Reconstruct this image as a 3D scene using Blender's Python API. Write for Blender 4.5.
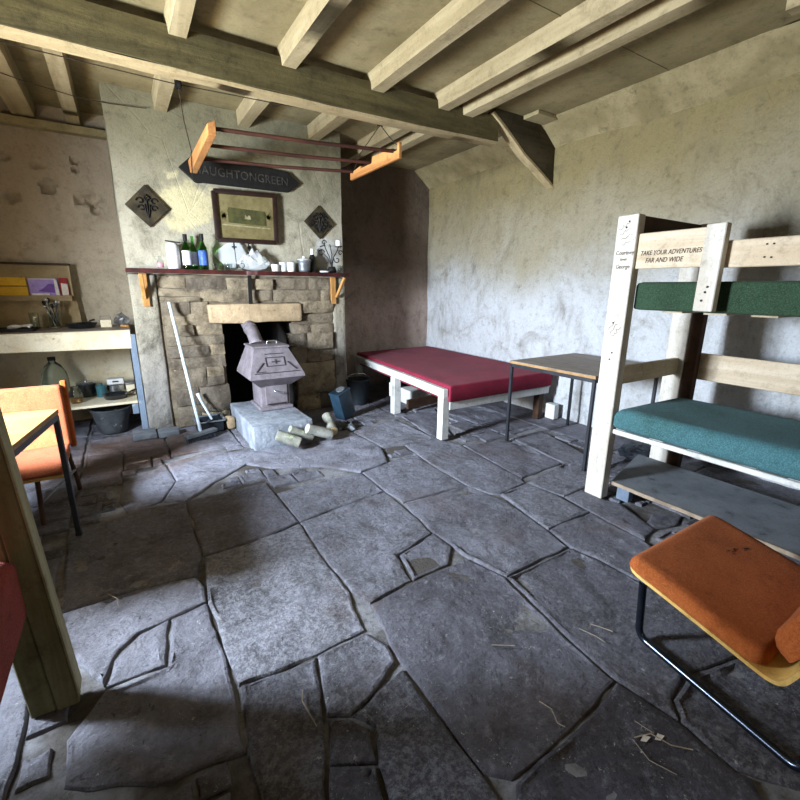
import bpy, bmesh, math, random
from mathutils import Vector, Matrix, noise
random.seed(7)
for o in list(bpy.data.objects):
    bpy.data.objects.remove(o)
scene = bpy.context.scene
COL = scene.collection

# ------------------------------------------------------------------ camera
cam_d = bpy.data.cameras.new('camera')
cam = bpy.data.objects.new('camera', cam_d)
COL.objects.link(cam)
cam_d.sensor_width = 36.0
cam_d.lens = 19.438
cam_d.clip_start = 0.02
cam.matrix_world = Matrix(((0.84843795, 0.12732686, -0.5137518, 0.0),
                           (-0.52925198, 0.21643786, -0.82039442, 0.0),
                           (0.0067371, 0.96795792, 0.25102208, 1.3),
                           (0, 0, 0, 1)))
scene.camera = cam

# ------------------------------------------------------------------ world, daylight, exposure
world = bpy.data.worlds.new('world')
scene.world = world
world.use_nodes = True
world.node_tree.nodes['Background'].inputs[0].default_value = (0.62, 0.78, 1.0, 1)
world.node_tree.nodes['Background'].inputs[1].default_value = 0.5


def area(name, loc, direction, sx, sy, power, color, spread=180):
    d = bpy.data.lights.new(name, 'AREA')
    d.shape = 'RECTANGLE'; d.size = sx; d.size_y = sy
    d.energy = power; d.color = color; d.spread = math.radians(spread)
    o = bpy.data.objects.new(name, d)
    COL.objects.link(o)
    o.location = loc
    o.rotation_euler = Vector(direction).to_track_quat('-Z', 'Y').to_euler()
    return o


# skylight falling in through the left hand window, and the sunlit grass outside bouncing up through it
area('daylight_left_window', (-1.62, 2.40, 1.40), (1, 0.16, -0.24), 0.46, 0.60, 190, (0.76, 0.87, 1.0), 135)
area('grass_bounce_left_window', (-1.62, 2.40, 1.02), (1, 0.08, 0.50), 0.80, 0.22, 38, (1.0, 0.86, 0.60))
# warm fill lamps added behind the camera, through an unseen rear opening
area('fill_rear', (1.10, -1.86, 1.42), (0.12, 1, -0.12), 1.0, 0.85, 2.5, (1.0, 0.76, 0.52))
area('fill_rear_low', (1.10, -1.86, 1.00), (0.1, 1, 0.45), 1.0, 0.3, 5, (1.0, 0.80, 0.48))

# a narrow shaft of sun, made with a spot lamp outside, through the left window on to the chair behind the table
sd = bpy.data.lights.new('sun_shaft', 'SPOT')
sd.energy = 5000; sd.color = (1.0, 0.93, 0.80); sd.spot_size = math.radians(2.6); sd.spot_blend = .25; sd.shadow_soft_size = .015
so = bpy.data.objects.new('sun_shaft', sd); COL.objects.link(so)
so.location = (-3.95, .19, 2.80)
so.rotation_euler = (Vector((-.55, 3.27, .36)) - Vector(so.location)).to_track_quat('-Z', 'Y').to_euler()

scene.view_settings.view_transform = 'Standard'
scene.view_settings.look = 'None'
scene.view_settings.gamma = 1.0
scene.view_settings.use_curve_mapping = False
scene.view_settings.exposure = 0.72


# ------------------------------------------------------------------ mesh helpers
def BM():
    return bmesh.new()


def box(bm, x0, x1, y0, y1, z0, z1):
    vs = [bm.verts.new(p) for p in ((x0, y0, z0), (x1, y0, z0), (x1, y1, z0), (x0, y1, z0),
                                    (x0, y0, z1), (x1, y0, z1), (x1, y1, z1), (x0, y1, z1))]
    for f in ((0, 3, 2, 1), (4, 5, 6, 7), (0, 1, 5, 4), (1, 2, 6, 5), (2, 3, 7, 6), (3, 0, 4, 7)):
        bm.faces.new([vs[i] for i in f])
    return vs


def hexa(bm, pts):
    """eight points: bottom ring then top ring, both anticlockwise"""
    vs = [bm.verts.new(p) for p in pts]
    for f in ((0, 3, 2, 1), (4, 5, 6, 7), (0, 1, 5, 4), (1, 2, 6, 5), (2, 3, 7, 6), (3, 0, 4, 7)):
        bm.faces.new([vs[i] for i in f])
    return vs


def frame_of(d, up=(0, 0, 1)):
    d = Vector(d).normalized()
    up = Vector(up)
    if abs(d.dot(up)) > 0.98:
        up = Vector((1, 0, 0)) if abs(d.x) < 0.9 else Vector((0, 1, 0))
    s = d.cross(up).normalized()
    u = s.cross(d).normalized()
    return d, s, u


def plank(bm, p0, p1, w, h, up=(0, 0, 1)):
    """bar from p0 to p1, w across, h along up"""
    p0 = Vector(p0); p1 = Vector(p1)
    d, s, u = frame_of(p1 - p0, up)
    q = []
    for p in (p0, p1):
        q.append([p + s * (a * w / 2) + u * (b * h / 2) for a, b in ((-1, -1), (1, -1), (1, 1), (-1, 1))])
    vs = [bm.verts.new(v) for v in q[0] + q[1]]
    for f in ((0, 1, 2, 3), (7, 6, 5, 4), (0, 4, 5, 1), (1, 5, 6, 2), (2, 6, 7, 3), (3, 7, 4, 0)):
        bm.faces.new([vs[i] for i in f])
    return vs


def tube(bm, pts, r, n=8, close=False):
    pts = [Vector(p) for p in pts]
    rings = []
    prev = None
    m = len(pts)
    for i, p in enumerate(pts):
        a = pts[i - 1] if (i > 0 or close) else p
        b = pts[(i + 1) % m] if (i < m - 1 or close) else p
        t = (b - a)
        if t.length < 1e-9:
            t = Vector((0, 0, 1))
        t.normalize()
        if prev is None:
            _, s, u = frame_of(t)
        else:
            s = prev - t * prev.dot(t)
            if s.length < 1e-6:
                _, s, u = frame_of(t)
            s.normalize()
        u = t.cross(s)
        prev = s
        rr = r[i] if isinstance(r, (list, tuple)) else r
        rings.append([bm.verts.new(p + (s * math.cos(k * 2 * math.pi / n) + u * math.sin(k * 2 * math.pi / n)) * rr) for k in range(n)])
    for i in range(m - 1 if not close else m):
        A = rings[i]; B = rings[(i + 1) % m]
        for k in range(n):
            bm.faces.new((A[k], A[(k + 1) % n], B[(k + 1) % n], B[k]))
    if not close:
        bm.faces.new(list(reversed(rings[0])))
        bm.faces.new(rings[-1])


def bend(pts, rad=0.03, n=5):
    """round the corners of a polyline"""
    pts = [Vector(p) for p in pts]
    out = [pts[0]]
    for i in range(1, len(pts) - 1):
        a, b, c = pts[i - 1], pts[i], pts[i + 1]
        r1 = min(rad, (a - b).length * .45, (c - b).length * .45)
        p = b + (a - b).normalized() * r1
        q = b + (c - b).normalized() * r1
        for k in range(n + 1):
            t = k / n
            out.append(p * (1 - t) ** 2 + b * 2 * t * (1 - t) + q * t * t)
    out.append(pts[-1])
    return out


def lathe(bm, prof, c, n=24, M=None):
    """prof: list of (r, z); c: centre of base; M: optional 3x3 tilt"""
    c = Vector(c)
    rings = []
    for r, z in prof:
        if r < 1e-5:
            v = Vector((0, 0, z))
            if M: v = M @ v
            rings.append([bm.verts.new(c + v)])
        else:
            ring = []
            for k in range(n):
                a = 2 * math.pi * k / n
                v = Vector((r * math.cos(a), r * math.sin(a), z))
                if M: v = M @ v
                ring.append(bm.verts.new(c + v))
            rings.append(ring)
    for A, B in zip(rings, rings[1:]):
        if len(A) == 1 and len(B) == 1:
            continue
        for k in range(n):
            k2 = (k + 1) % n
            if len(A) == 1:
                bm.faces.new((A[0], B[k2], B[k]))
            elif len(B) == 1:
                bm.faces.new((A[k], A[k2], B[0]))
            else:
                bm.faces.new((A[k], A[k2], B[k2], B[k]))


def prism(bm, poly, axis, a, b):
    """2D polygon extruded along axis from a to b. axis 0: poly is (y,z); 1: (x,z); 2: (x,y)"""
    def P(p, t):
        if axis == 0: return (t, p[0], p[1])
        if axis == 1: return (p[0], t, p[1])
        return (p[0], p[1], t)
    A = [bm.verts.new(P(p, a)) for p in poly]
    B = [bm.verts.new(P(p, b)) for p in poly]
    n = len(poly)
    bm.faces.new(A); bm.faces.new(list(reversed(B)))
    for i in range(n):
        bm.faces.new((A[i], B[i], B[(i + 1) % n], A[(i + 1) % n]))


def bevel(bm, w, seg=2):
    bmesh.ops.recalc_face_normals(bm, faces=bm.faces)
    bmesh.ops.bevel(bm, geom=list(bm.edges), offset=w, segments=seg, profile=.6, affect='EDGES', clamp_overlap=True)
    return bm


def rough(bm, amp, scale, cuts=0, seed=0.0):
    """knock a mesh about a little"""
    if cuts:
        bmesh.ops.subdivide_edges(bm, edges=list(bm.edges), cuts=cuts, use_grid_fill=True)
    bm.normal_update()
    for v in bm.verts:
        p = v.co * scale + Vector((seed, seed * .7, -seed))
        v.co += noise.noise_vector(p) * amp
    return bm


def origin_of(parent):
    v = Vector((0, 0, 0))
    while parent is not None:
        v += parent.location
        parent = parent.parent
    return v


def finish(name, bm, mat, parent=None, smooth=None):
    bmesh.ops.recalc_face_normals(bm, faces=bm.faces)
    if parent is None:
        xs = [v.co.x for v in bm.verts]; ys = [v.co.y for v in bm.verts]; zs = [v.co.z for v in bm.verts]
        L = Vector(((min(xs) + max(xs)) / 2, (min(ys) + max(ys)) / 2, min(zs)))
    else:
        L = origin_of(parent)
    bmesh.ops.translate(bm, verts=bm.verts, vec=-L)
    me = bpy.data.meshes.new(name)
    bm.to_mesh(me); bm.free()
    mats = mat if isinstance(mat, (list, tuple)) else [mat]
    for m in mats:
        me.materials.append(m)
    if smooth is not None:
        me.polygons.foreach_set('use_smooth', [True] * len(me.polygons))
        me.update()
        me.set_sharp_from_angle(angle=math.radians(smooth))
    o = bpy.data.objects.new(name, me)
    COL.objects.link(o)
    if parent is None:
        o.location = L
    else:
        o.parent = parent
    return o


def tag(o, label, cat, group=None, kind=None):
    o['label'] = label; o['category'] = cat
    if group: o['group'] = group
    if kind: o['kind'] = kind
    return o


def thing(name, loc, label, cat, group=None):
    o = bpy.data.objects.new(name, None)
    o.empty_display_size = .1
    COL.objects.link(o)
    o.location = loc
    return tag(o, label, cat, group)


def struct(o):
    o['kind'] = 'structure'
    return o


# ------------------------------------------------------------------ material helper
def rgb(h):
    """sRGB hex to linear"""
    v = [int(h[i:i + 2], 16) / 255 for i in (0, 2, 4)]
    return tuple(c / 12.92 if c <= .04045 else ((c + .055) / 1.055) ** 2.4 for c in v) + (1,)


class Mat:
    def __init__(s, name, rough=.8, metal=0.0, spec=.3):
        s.m = bpy.data.materials.new(name); s.m.use_nodes = True
        s.t = s.m.node_tree; s.N = s.t.nodes; s.K = s.t.links
        s.b = s.N['Principled BSDF']
        s.b.inputs['Roughness'].default_value = rough
        s.b.inputs['Metallic'].default_value = metal
        s.b.inputs['Specular IOR Level'].default_value = spec
        s.pos = s.N.new('ShaderNodeNewGeometry').outputs['Position']
        s.col = None; s.h = None

    def mapping(s, scale=(1, 1, 1), rot=(0, 0, 0), loc=(0, 0, 0), src=None):
        n = s.N.new('ShaderNodeMapping')
        n.inputs['Scale'].default_value = scale
        n.inputs['Rotation'].default_value = rot
        n.inputs['Location'].default_value = loc
        s.K.new(src or s.pos, n.inputs['Vector'])
        return n.outputs[0]

    def noise(s, scale, detail=6, rough=.6, vec=None, dist=0.0):
        n = s.N.new('ShaderNodeTexNoise')
        n.inputs['Scale'].default_value = scale
        n.inputs['Detail'].default_value = detail
        n.inputs['Roughness'].default_value = rough
        n.inputs['Distortion'].default_value = dist
        s.K.new(vec or s.pos, n.inputs['Vector'])
        return n.outputs['Fac']

    def voro(s, scale, feature='F1', vec=None, rand=1.0):
        n = s.N.new('ShaderNodeTexVoronoi'); n.feature = feature
        n.inputs['Scale'].default_value = scale
        n.inputs['Randomness'].default_value = rand
        s.K.new(vec or s.pos, n.inputs['Vector'])
        return n.outputs['Distance']

    def ramp(s, src, lo, hi):
        n = s.N.new('ShaderNodeMapRange')
        n.inputs['From Min'].default_value = lo; n.inputs['From Max'].default_value = hi
        n.interpolation_type = 'SMOOTHSTEP'
        s.K.new(src, n.inputs['Value'])
        return n.outputs['Result']

    def math(s, op, a, b=None):
        n = s.N.new('ShaderNodeMath'); n.operation = op
        for i, v in enumerate((a, b)):
            if v is None: continue
            if isinstance(v, (int, float)): n.inputs[i].default_value = v
            else: s.K.new(v, n.inputs[i])
        return n.outputs[0]

    def sep(s, axis, src=None):
        n = s.N.new('ShaderNodeSeparateXYZ')
        s.K.new(src or s.pos, n.inputs[0])
        return n.outputs[axis]

    def dist_to(s, p):
        n = s.N.new('ShaderNodeVectorMath'); n.operation = 'DISTANCE'
        s.K.new(s.pos, n.inputs[0]); n.inputs[1].default_value = p
        return n.outputs['Value']

    def mix(s, fac, a, b):
        n = s.N.new('ShaderNodeMix'); n.data_type = 'RGBA'
        if isinstance(fac, (int, float)): n.inputs[0].default_value = fac
        else: s.K.new(fac, n.inputs[0])
        for i, v in ((6, a), (7, b)):
            if isinstance(v, tuple): n.inputs[i].default_value = v
            else: s.K.new(v, n.inputs[i])
        return n.outputs[2]

    def base(s, c, grit=.55):
        if grit:
            d = s.mix(s.math('MULTIPLY', s.ramp(s.noise(11, 10, .78), .50, .70), grit), (1, 1, 1, 1), (.42, .39, .35, 1))
            d = s.mix(s.math('MULTIPLY', s.ramp(s.noise(55, 6, .8), .50, .68), grit * .7), d, (.45, .43, .42, 1))
            n = s.N.new('ShaderNodeMix'); n.data_type = 'RGBA'; n.blend_type = 'MULTIPLY'; n.inputs[0].default_value = 1.0
            if isinstance(c, tuple): n.inputs[6].default_value = c
            else: s.K.new(c, n.inputs[6])
            s.K.new(d, n.inputs[7]); c = n.outputs[2]
        if isinstance(c, tuple): s.b.inputs['Base Color'].default_value = c
        else: s.K.new(c, s.b.inputs['Base Color'])
        s.col = c
        return s

    def bump(s, h, strength=.5, dist=.01):
        n = s.N.new('ShaderNodeBump')
        n.inputs['Strength'].default_value = strength; n.inputs['Distance'].default_value = dist
        s.K.new(h, n.inputs['Height'])
        if s.h is not None: s.K.new(s.h, n.inputs['Normal'])
        s.h = n.outputs[0]
        s.K.new(s.h, s.b.inputs['Normal'])
        return s


def simple(name, c1, c2, scale=8, lo=.35, hi=.65, rough=.8, bump=.3, bscale=40, bdist=.004, metal=0., spec=.3, stretch=None, spots=None, detail=6):
    """two-tone worn surface; spots: list of (colour, scale, lo, hi)"""
    m = Mat(name, rough, metal, spec)
    vec = m.mapping(stretch) if stretch else None
    c = m.mix(m.ramp(m.noise(scale, detail, vec=vec), lo, hi), c1, c2)
    for col, sc, a, b in (spots or []):
        c = m.mix(m.ramp(m.noise(sc, 8, .7, vec=vec), a, b), c, col)
    m.base(c)
    if bump: m.bump(m.noise(bscale, 8, .65, vec=vec), bump, bdist)
    return m.m

# ------------------------------------------------------------------ materials
def plaster(name, low, high, z0, z1, dirt, dirt_amt=.5, patches=(), bump=.8, top=None):
    m = Mat(name, .93, 0, .15)
    n1 = m.noise(1.1, 6, .6)
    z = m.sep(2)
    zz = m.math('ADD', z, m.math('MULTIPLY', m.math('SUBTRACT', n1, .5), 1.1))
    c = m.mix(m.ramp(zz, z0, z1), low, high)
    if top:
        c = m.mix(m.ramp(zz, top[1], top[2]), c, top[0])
    stre = m.noise(3.2, 8, .72, vec=m.mapping((1, 1, .45)))
    c = m.mix(m.math('MULTIPLY', m.ramp(stre, .48, .78), dirt_amt), c, dirt)
    fine = m.noise(16, 8, .75)
    c = m.mix(m.math('MULTIPLY', m.ramp(fine, .56, .78), dirt_amt * .9), c, dirt)
    for p, r, col in patches:
        d = m.math('ADD', m.dist_to(p), m.math('MULTIPLY', m.math('SUBTRACT', m.noise(5, 3), .5), r * 2.2))
        c = m.mix(m.ramp(d, r, r * .6), c, col)
    c = m.mix(m.math('MULTIPLY', m.ramp(m.noise(2.1, 9, .75, dist=1.2), .50, .72), dirt_amt * .8), c, dirt)
    spots = m.math('MULTIPLY', m.ramp(m.voro(9, vec=m.mapping((1, 1, 1))), .035, .02), m.ramp(m.noise(1.7), .5, .6))
    c = m.mix(m.math('MULTIPLY', spots, .8), c, rgb('2c2620'))
    m.base(c)
    m.bump(m.noise(7, 10, .68), bump, .035)
    crack = m.ramp(m.voro(2.6, 'DISTANCE_TO_EDGE', vec=m.mapping((1, 1, 1), loc=(3, 1, 2))), .0, .012)
    m.bump(crack, .25, .01)
    m.bump(m.noise(60, 6, .7), .35, .004)
    return m.m


M = {}
M['wall_right'] = plaster('limewash_right', rgb('c6cad0'), rgb('9c947e'), 1.0, 1.9, rgb('6f6550'), .70, top=(rgb('877a56'), 1.8, 2.5), bump=1.2)  # olive staining above; window light on the lower wall put into the tint
M['wall_back'] = plaster('limewash_back', rgb('b8ac98'), rgb('a09380'), 1.0, 2.4, rgb('665a4c'), .5, bump=.6)
M['wall_alcove'] = plaster('limewash_alcove', rgb('b0a096'), rgb('685c50'), 0.9, 1.7, rgb('443b32'), .6)  # brownish wash with the alcove's shade put into the darker tone
M['chimney'] = plaster('chimney_plaster', rgb('aba593'), rgb('7b765f'), 1.6, 2.6, rgb('4f4a38'), .85, bump=.45,
                       patches=[((.58, 4.42, 2.0), .26, rgb('bdb38f')), ((1.85, 4.42, 1.62), .22, rgb('b4b4b0'))])
M['wall_plain'] = plaster('limewash_plain', rgb('b0aca0'), rgb('958c74'), 1.2, 2.2, rgb('615a4b'), .45, bump=.5)
M['plaster_pier'] = plaster('pier_plaster', rgb('8b8781'), rgb('96907f'), .5, 1.2, rgb('3f3a35'), .95)

m = Mat('ceiling_board', .9, 0, .15)
c = m.mix(m.ramp(m.noise(1.4, 7, .65), .35, .7), rgb('918462'), rgb('766b4d'))
c = m.mix(m.math('MULTIPLY', m.ramp(m.noise(5, 8, .7), .5, .75), .5), c, rgb('4d4334'))
m.base(c); m.bump(m.noise(2.2, 4, .5), .4, .04); m.bump(m.noise(30, 6, .6), .15, .004)
M['ceiling'] = m.m
M['cove'] = simple('cove_board', rgb('988b68'), rgb('7d7150'), 3, rough=.9, bump=.3, bscale=14, bdist=.01, spots=[(rgb('5d543f'), 9, .58, .75)])


def wood(name, c1, c2, dark, axis=0, sc=1.0, rough=.75, bump=.35, dirt=.5, spec=.25, speck=None):
    """grain runs along axis"""
    m = Mat(name, rough, 0, spec)
    s = [14 * sc] * 3; s[axis] = 1.2 * sc
    v = m.mapping(tuple(s))
    g = m.noise(1.0, 8, .65, vec=v, dist=.6)
    c = m.mix(m.ramp(g, .35, .65), c1, c2)
    blot = m.noise(4.5, 8, .7)
    c = m.mix(m.math('MULTIPLY', m.ramp(blot, .52, .74), dirt), c, dark)
    if speck:
        c = m.mix(m.ramp(m.noise(38, 6, .75), speck[1], speck[2]), c, speck[0])
    m.base(c); m.bump(g, bump, .006); m.bump(m.noise(24, 8, .7), bump * .6, .004)
    return m.m


M['beam'] = wood('beam_wood', rgb('6a6140'), rgb('4a432b'), rgb('2b261a'), 0, .6, .85, .9, .7)
M['beam_edge'] = wood('beam_edge_pale', rgb('b3a27c'), rgb('978562'), rgb('5e5036'), 0, .6, .85, .6, .4)
M['knee'] = wood('knee_wood', rgb('4a4230'), rgb('332c20'), rgb('1b1711'), 0, .6, .85, .9, .6)
M['joist'] = wood('joist_wood', rgb('a99a78'), rgb('8f805f'), rgb('5e5138'), 1, .8, .85, .5, .5)
M['pine_y'] = wood('scrubbed_pine_y', rgb('cdbfaa'), rgb('b5a48b'), rgb('8a7a62'), 1, .9, .7, .3, .45, speck=(rgb('6f6254'), .66, .76))
M['pine_z'] = wood('scrubbed_pine_z', rgb('d0cdc6'), rgb('b5afa4'), rgb('8d8270'), 2, .9, .7, .3, .4, speck=(rgb('6f6254'), .66, .76))
M['pine_x'] = wood('scrubbed_pine_x', rgb('cfc4ae'), rgb('b6a98f'), rgb('7b6d58'), 0, .9, .7, .3, .45)
M['pine_dark'] = wood('dark_pine', rgb('4b3528'), rgb('38271d'), rgb('21160f'), 0, .9, .7, .3, .4)  # dark furniture wood, also the shaded boards of the right bunk
M['white_wood'] = simple('white_painted_wood', rgb('d3d6d6'), rgb('bdbfbc'), 5, rough=.6, bump=.3, bscale=30, spots=[(rgb('7c756c'), 17, .60, .72)])
M['cream_wood'] = simple('cream_painted_wood', rgb('d8d0ba'), rgb('cabd9d'), 4, rough=.6, bump=.25, bscale=26, spots=[(rgb('8e7c5c'), 14, .62, .74)])
M['blue_wood'] = simple('blue_painted_wood', rgb('627185'), rgb('707e8f'), 7, rough=.65, bump=.3, bscale=30, spots=[(rgb('b9b9b4'), 22, .60, .68)])
M['old_post_y'] = wood('weathered_post', rgb('7f7b5c'), rgb('666244'), rgb('3a3325'), 2, 1.0, .85, .6, .6, speck=(rgb('2c261b'), .64, .72))
M['old_post_side'] = wood('weathered_post_edge', rgb('a8a487'), rgb('8b866b'), rgb('5a543f'), 2, 1.0, .85, .6, .5)
M['orange_wood'] = wood('orange_pine', rgb('b9854f'), rgb('9c6638'), rgb('774a28'), 1, 1.2, .6, .3, .4)
M['honey_wood'] = wood('honey_pine', rgb('bd8c54'), rgb('a1743f'), rgb('7d4f24'), 2, 1.2, .6, .3, .4)
M['rod'] = wood('dark_rod_wood', rgb('4a2a20'), rgb('341c16'), rgb('1d100c'), 0, 1, .6, .2, .4)
M['mantel'] = simple('red_brown_mantel', rgb('4a1c19'), rgb('2c1211'), 9, rough=.5, bump=.5, bscale=25, spots=[(rgb('1c1210'), 12, .52, .66), (rgb('8a6a5e'), 30, .64, .7)])
M['table_top'] = wood('worn_table_top', rgb('948a80'), rgb('7d7269'), rgb('54493f'), 1, .9, .55, .2, .5)
M['table_edge'] = simple('table_edge_ply', rgb('a9855a'), rgb('8f6d45'), 12, rough=.6, bump=.1)
M['honey_top'] = wood('honey_table_top', rgb('a98350'), rgb('93703f'), rgb('73552f'), 0, 1.6, .4, .15, .3, spec=.4)
M['black_metal'] = simple('black_metal', rgb('23262d'), rgb('2c3038'), 10, rough=.45, bump=.1, metal=.2, spec=.5, spots=[(rgb('6c6660'), 30, .68, .74)])
M['dark_steel'] = simple('blue_black_tube', rgb('454e5c'), rgb('373f4c'), 10, rough=.22, bump=0, metal=.9, spec=.6)
M['iron'] = simple('black_iron', rgb('1b1a19'), rgb('262321'), 20, rough=.65, bump=.2, metal=.4)
M['iron_plate'] = simple('tarnished_plate', rgb('4a4230'), rgb('2f2a20'), 14, rough=.55, bump=.4, metal=.4)
M['stove'] = simple('stove_iron', rgb('7f7880'), rgb('6a6468'), 9, rough=.6, bump=.2, bscale=50, metal=.15, spots=[(rgb('9a9298'), 25, .6, .75), (rgb('5a4c44'), 12, .62, .75)])
M['stove_dark'] = simple('stove_moulding', rgb('2a2328'), rgb('38303a'), 9, rough=.6)
M['tan_board'] = simple('tan_board', rgb('a08e6c'), rgb('8d7b5b'), 6, rough=.75, bump=.2, bscale=30)
M['chrome'] = simple('bright_metal', rgb('d0d3d8'), rgb('b5b9c0'), 9, rough=.25, bump=.05, metal=.9, spec=.6)
M['tin'] = simple('dull_tin', rgb('8f9398'), rgb('6f747a'), 14, rough=.45, bump=.15, metal=.6)
M['soot'] = simple('sooty_stone', rgb('1b1714'), rgb('0f0d0c'), 5, rough=.95, bump=.8, bscale=9, bdist=.03)


def cloth(name, c1, c2, c3, scale=3):
    m = Mat(name, .95, 0, .1)
    m.b.inputs['Sheen Weight'].default_value = .04
    c = m.mix(m.ramp(m.noise(scale, 5, .6), .35, .7), c1, c2)
    c = m.mix(m.math('MULTIPLY', m.ramp(m.noise(170, 4, .8), .45, .62), .55), c, c3)
    m.base(c)
    m.bump(m.noise(190, 4, .8), .5, .004); m.bump(m.noise(5, 3, .5), .3, .02)
    return m.m


M['red_cloth'] = cloth('red_blanket', rgb('84233a'), rgb('6f1a30'), rgb('963a4e'))
M['dark_red_cloth'] = cloth('dusty_red_cover', rgb('8d3f3b'), rgb('74302f'), rgb('a55a50'))
M['green_cloth'] = cloth('green_cover', rgb('2b4030'), rgb('223224'), rgb('455c49'))
M['teal_cloth'] = cloth('teal_cover', rgb('3a6068'), rgb('345557'), rgb('5f8990'))
M['orange_cloth'] = cloth('orange_wool', rgb('9f5429'), rgb('82431f'), rgb('b86e40'))
M['bright_orange_cloth'] = cloth('bright_orange_wool', rgb('a0583a'), rgb('914c30'), rgb('b06f4f'))
M['ply'] = simple('birch_ply_edge', rgb('d9b56c'), rgb('c9a158'), 14, rough=.5, bump=.1)
M['platform'] = simple('grey_board', rgb('767c84'), rgb('636971'), 4, rough=.8, bump=.3, bscale=20, spots=[(rgb('33373a'), 8, .58, .7), (rgb('98999a'), 50, .72, .78)])
M['platform_edge'] = simple('raw_board_edge', rgb('a0917f'), rgb('7d6f60'), 12, rough=.8, bump=.4)
M['plinth'] = simple('mortared_plinth', rgb('8a919b'), rgb('6f757f'), 8, rough=.9, bump=.9, bscale=16, bdist=.02, spots=[(rgb('adb1b5'), 22, .56, .7)])
M['log_bark'] = simple('green_bark', rgb('8d8e84'), rgb('74746a'), 16, rough=.9, bump=.8, bscale=30, bdist=.008, spots=[(rgb('a3ad8c'), 20, .55, .68)])
M['log_pale'] = simple('pale_bark', rgb('a8aaa2'), rgb('8c8c84'), 16, rough=.9, bump=.6, bscale=30, bdist=.008)
M['log_end'] = simple('cut_log_end', rgb('d3b78e'), rgb('b99a70'), 20, rough=.85, bump=.3)
M['blue_plastic'] = simple('dark_blue_steel', rgb('23394a'), rgb('1b2d3b'), 9, rough=.4, bump=.05, spec=.5)
M['dark_bin'] = simple('black_bin', rgb('20272e'), rgb('181d22'), 9, rough=.5, bump=.1)
M['white_handle'] = simple('white_broom_handle', rgb('c3d0d8'), rgb('aab9c4'), 20, rough=.5, bump=.05)
M['bristle'] = simple('grey_bristles', rgb('3b4048'), rgb('2b2f36'), 80, rough=.9, bump=.8, bscale=160)
M['bucket'] = simple('grey_bucket', rgb('414549'), rgb('313539'), 12, rough=.7, bump=.3, bscale=30, spots=[(rgb('8f9294'), 26, .6, .7)])
M['block'] = simple('grey_stone_block', rgb('70757b'), rgb('5a5f65'), 10, rough=.9, bump=.6, bscale=24, bdist=.01)
M['paper_yellow'] = simple('yellow_cover', rgb('e0b534'), rgb('d4a728'), 6, rough=.6, bump=.05)
M['paper_purple'] = simple('purple_cover', rgb('a58fd0'), rgb('8d74bd'), 5, rough=.5, bump=.05)
M['paper_purple_dark'] = simple('purple_band', rgb('6f4aa0'), rgb('5d3b8c'), 5, rough=.5, bump=.05)
M['paper_white'] = simple('white_paper', rgb('dcd8d2'), rgb('cfc9c0'), 9, rough=.7, bump=.05)
M['paper_red'] = simple('red_cover', rgb('a8232b'), rgb('921c24'), 9, rough=.6, bump=.05)
M['ink'] = simple('dark_ink', rgb('3a2a22'), rgb('2c1f19'), 9, rough=.8, bump=0)
M['sign'] = simple('black_sign_iron', rgb('141312'), rgb('1d1b19'), 12, rough=.7, bump=.3, metal=.2)
M['letter'] = simple('letter_glints', rgb('45423b'), rgb('2b2926'), 30, rough=.6, bump=.2)  # glints on the raised letters put into a lighter colour
M['frame_wood'] = simple('dark_frame', rgb('2a1814'), rgb('1e110e'), 14, rough=.4, bump=.2, spec=.5)
M['wax'] = simple('white_wax', rgb('e0e2e2'), rgb('d2d4d3'), 9, rough=.5, bump=.1)
M['black_plastic'] = simple('black_enamel', rgb('15171a'), rgb('1d2024'), 9, rough=.25, bump=.05, spec=.6)
M['blue_mug'] = simple('blue_enamel', rgb('35666e'), rgb('2e5a62'), 9, rough=.35, bump=.05, spec=.5)
M['straw'] = simple('dry_straw', rgb('a59c8e'), rgb('8a8275'), 9, rough=.9, bump=.1)
M['rope'] = simple('old_rope', rgb('3a2f22'), rgb('2a2219'), 60, rough=.95, bump=.5)
M['bag'] = simple('black_bag', rgb('1e232b'), rgb('2c333d'), 9, rough=.4, bump=.8, bscale=18, bdist=.03)


def glass(name, col, rough_=.05, alpha_mix=0.0):
    m = Mat(name, rough_, 0, .5)
    m.b.inputs['Transmission Weight'].default_value = 1.0
    m.b.inputs['IOR'].default_value = 1.3
    m.base(col, 0)
    return m.m


M['green_glass'] = glass('green_glass', rgb('66c95e'))
M['clear_glass'] = glass('clear_glass', rgb('e6eeec'))
M['blueish_glass'] = glass('blue_tinted_plastic', rgb('d5e6e6'), .12)
M['film'] = glass('clear_film', rgb('eef2f4'), .22)
M['film'].node_tree.nodes['Principled BSDF'].inputs['Transmission Weight'].default_value = .6
M['label_white'] = simple('white_label', rgb('dcdde0'), rgb('c9cacd'), 30, rough=.6, bump=0, spots=[(rgb('7c8a90'), 60, .62, .66)])
M['label_blue'] = simple('blue_label', rgb('2f4f9c'), rgb('4a6fb8'), 20, rough=.5, bump=0, spots=[(rgb('c8cfe0'), 50, .6, .64)])

# picture behind glass: faded photograph of a long low building with trees
m = Mat('faded_photograph', .35, 0, .4)
n = m.noise(9, 8, .7)
c = m.mix(m.ramp(n, .35, .7), rgb('7d7350'), rgb('625838'))
m.base(m.mix(m.math('MULTIPLY', m.ramp(m.noise(30, 5, .7), .5, .7), .5), c, rgb('5b5030')))
M['photo'] = m.m
M['photo_tree'] = simple('printed_trees', rgb('55502f'), rgb('625a38'), 18, rough=.35, bump=0)
M['photo_dark'] = simple('printed_building', rgb('3c3d28'), rgb('51502f'), 18, rough=.35, bump=0)
M['photo_pale'] = simple('printed_highlight', rgb('9a9576'), rgb('867f5e'), 30, rough=.35, bump=0)

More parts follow.
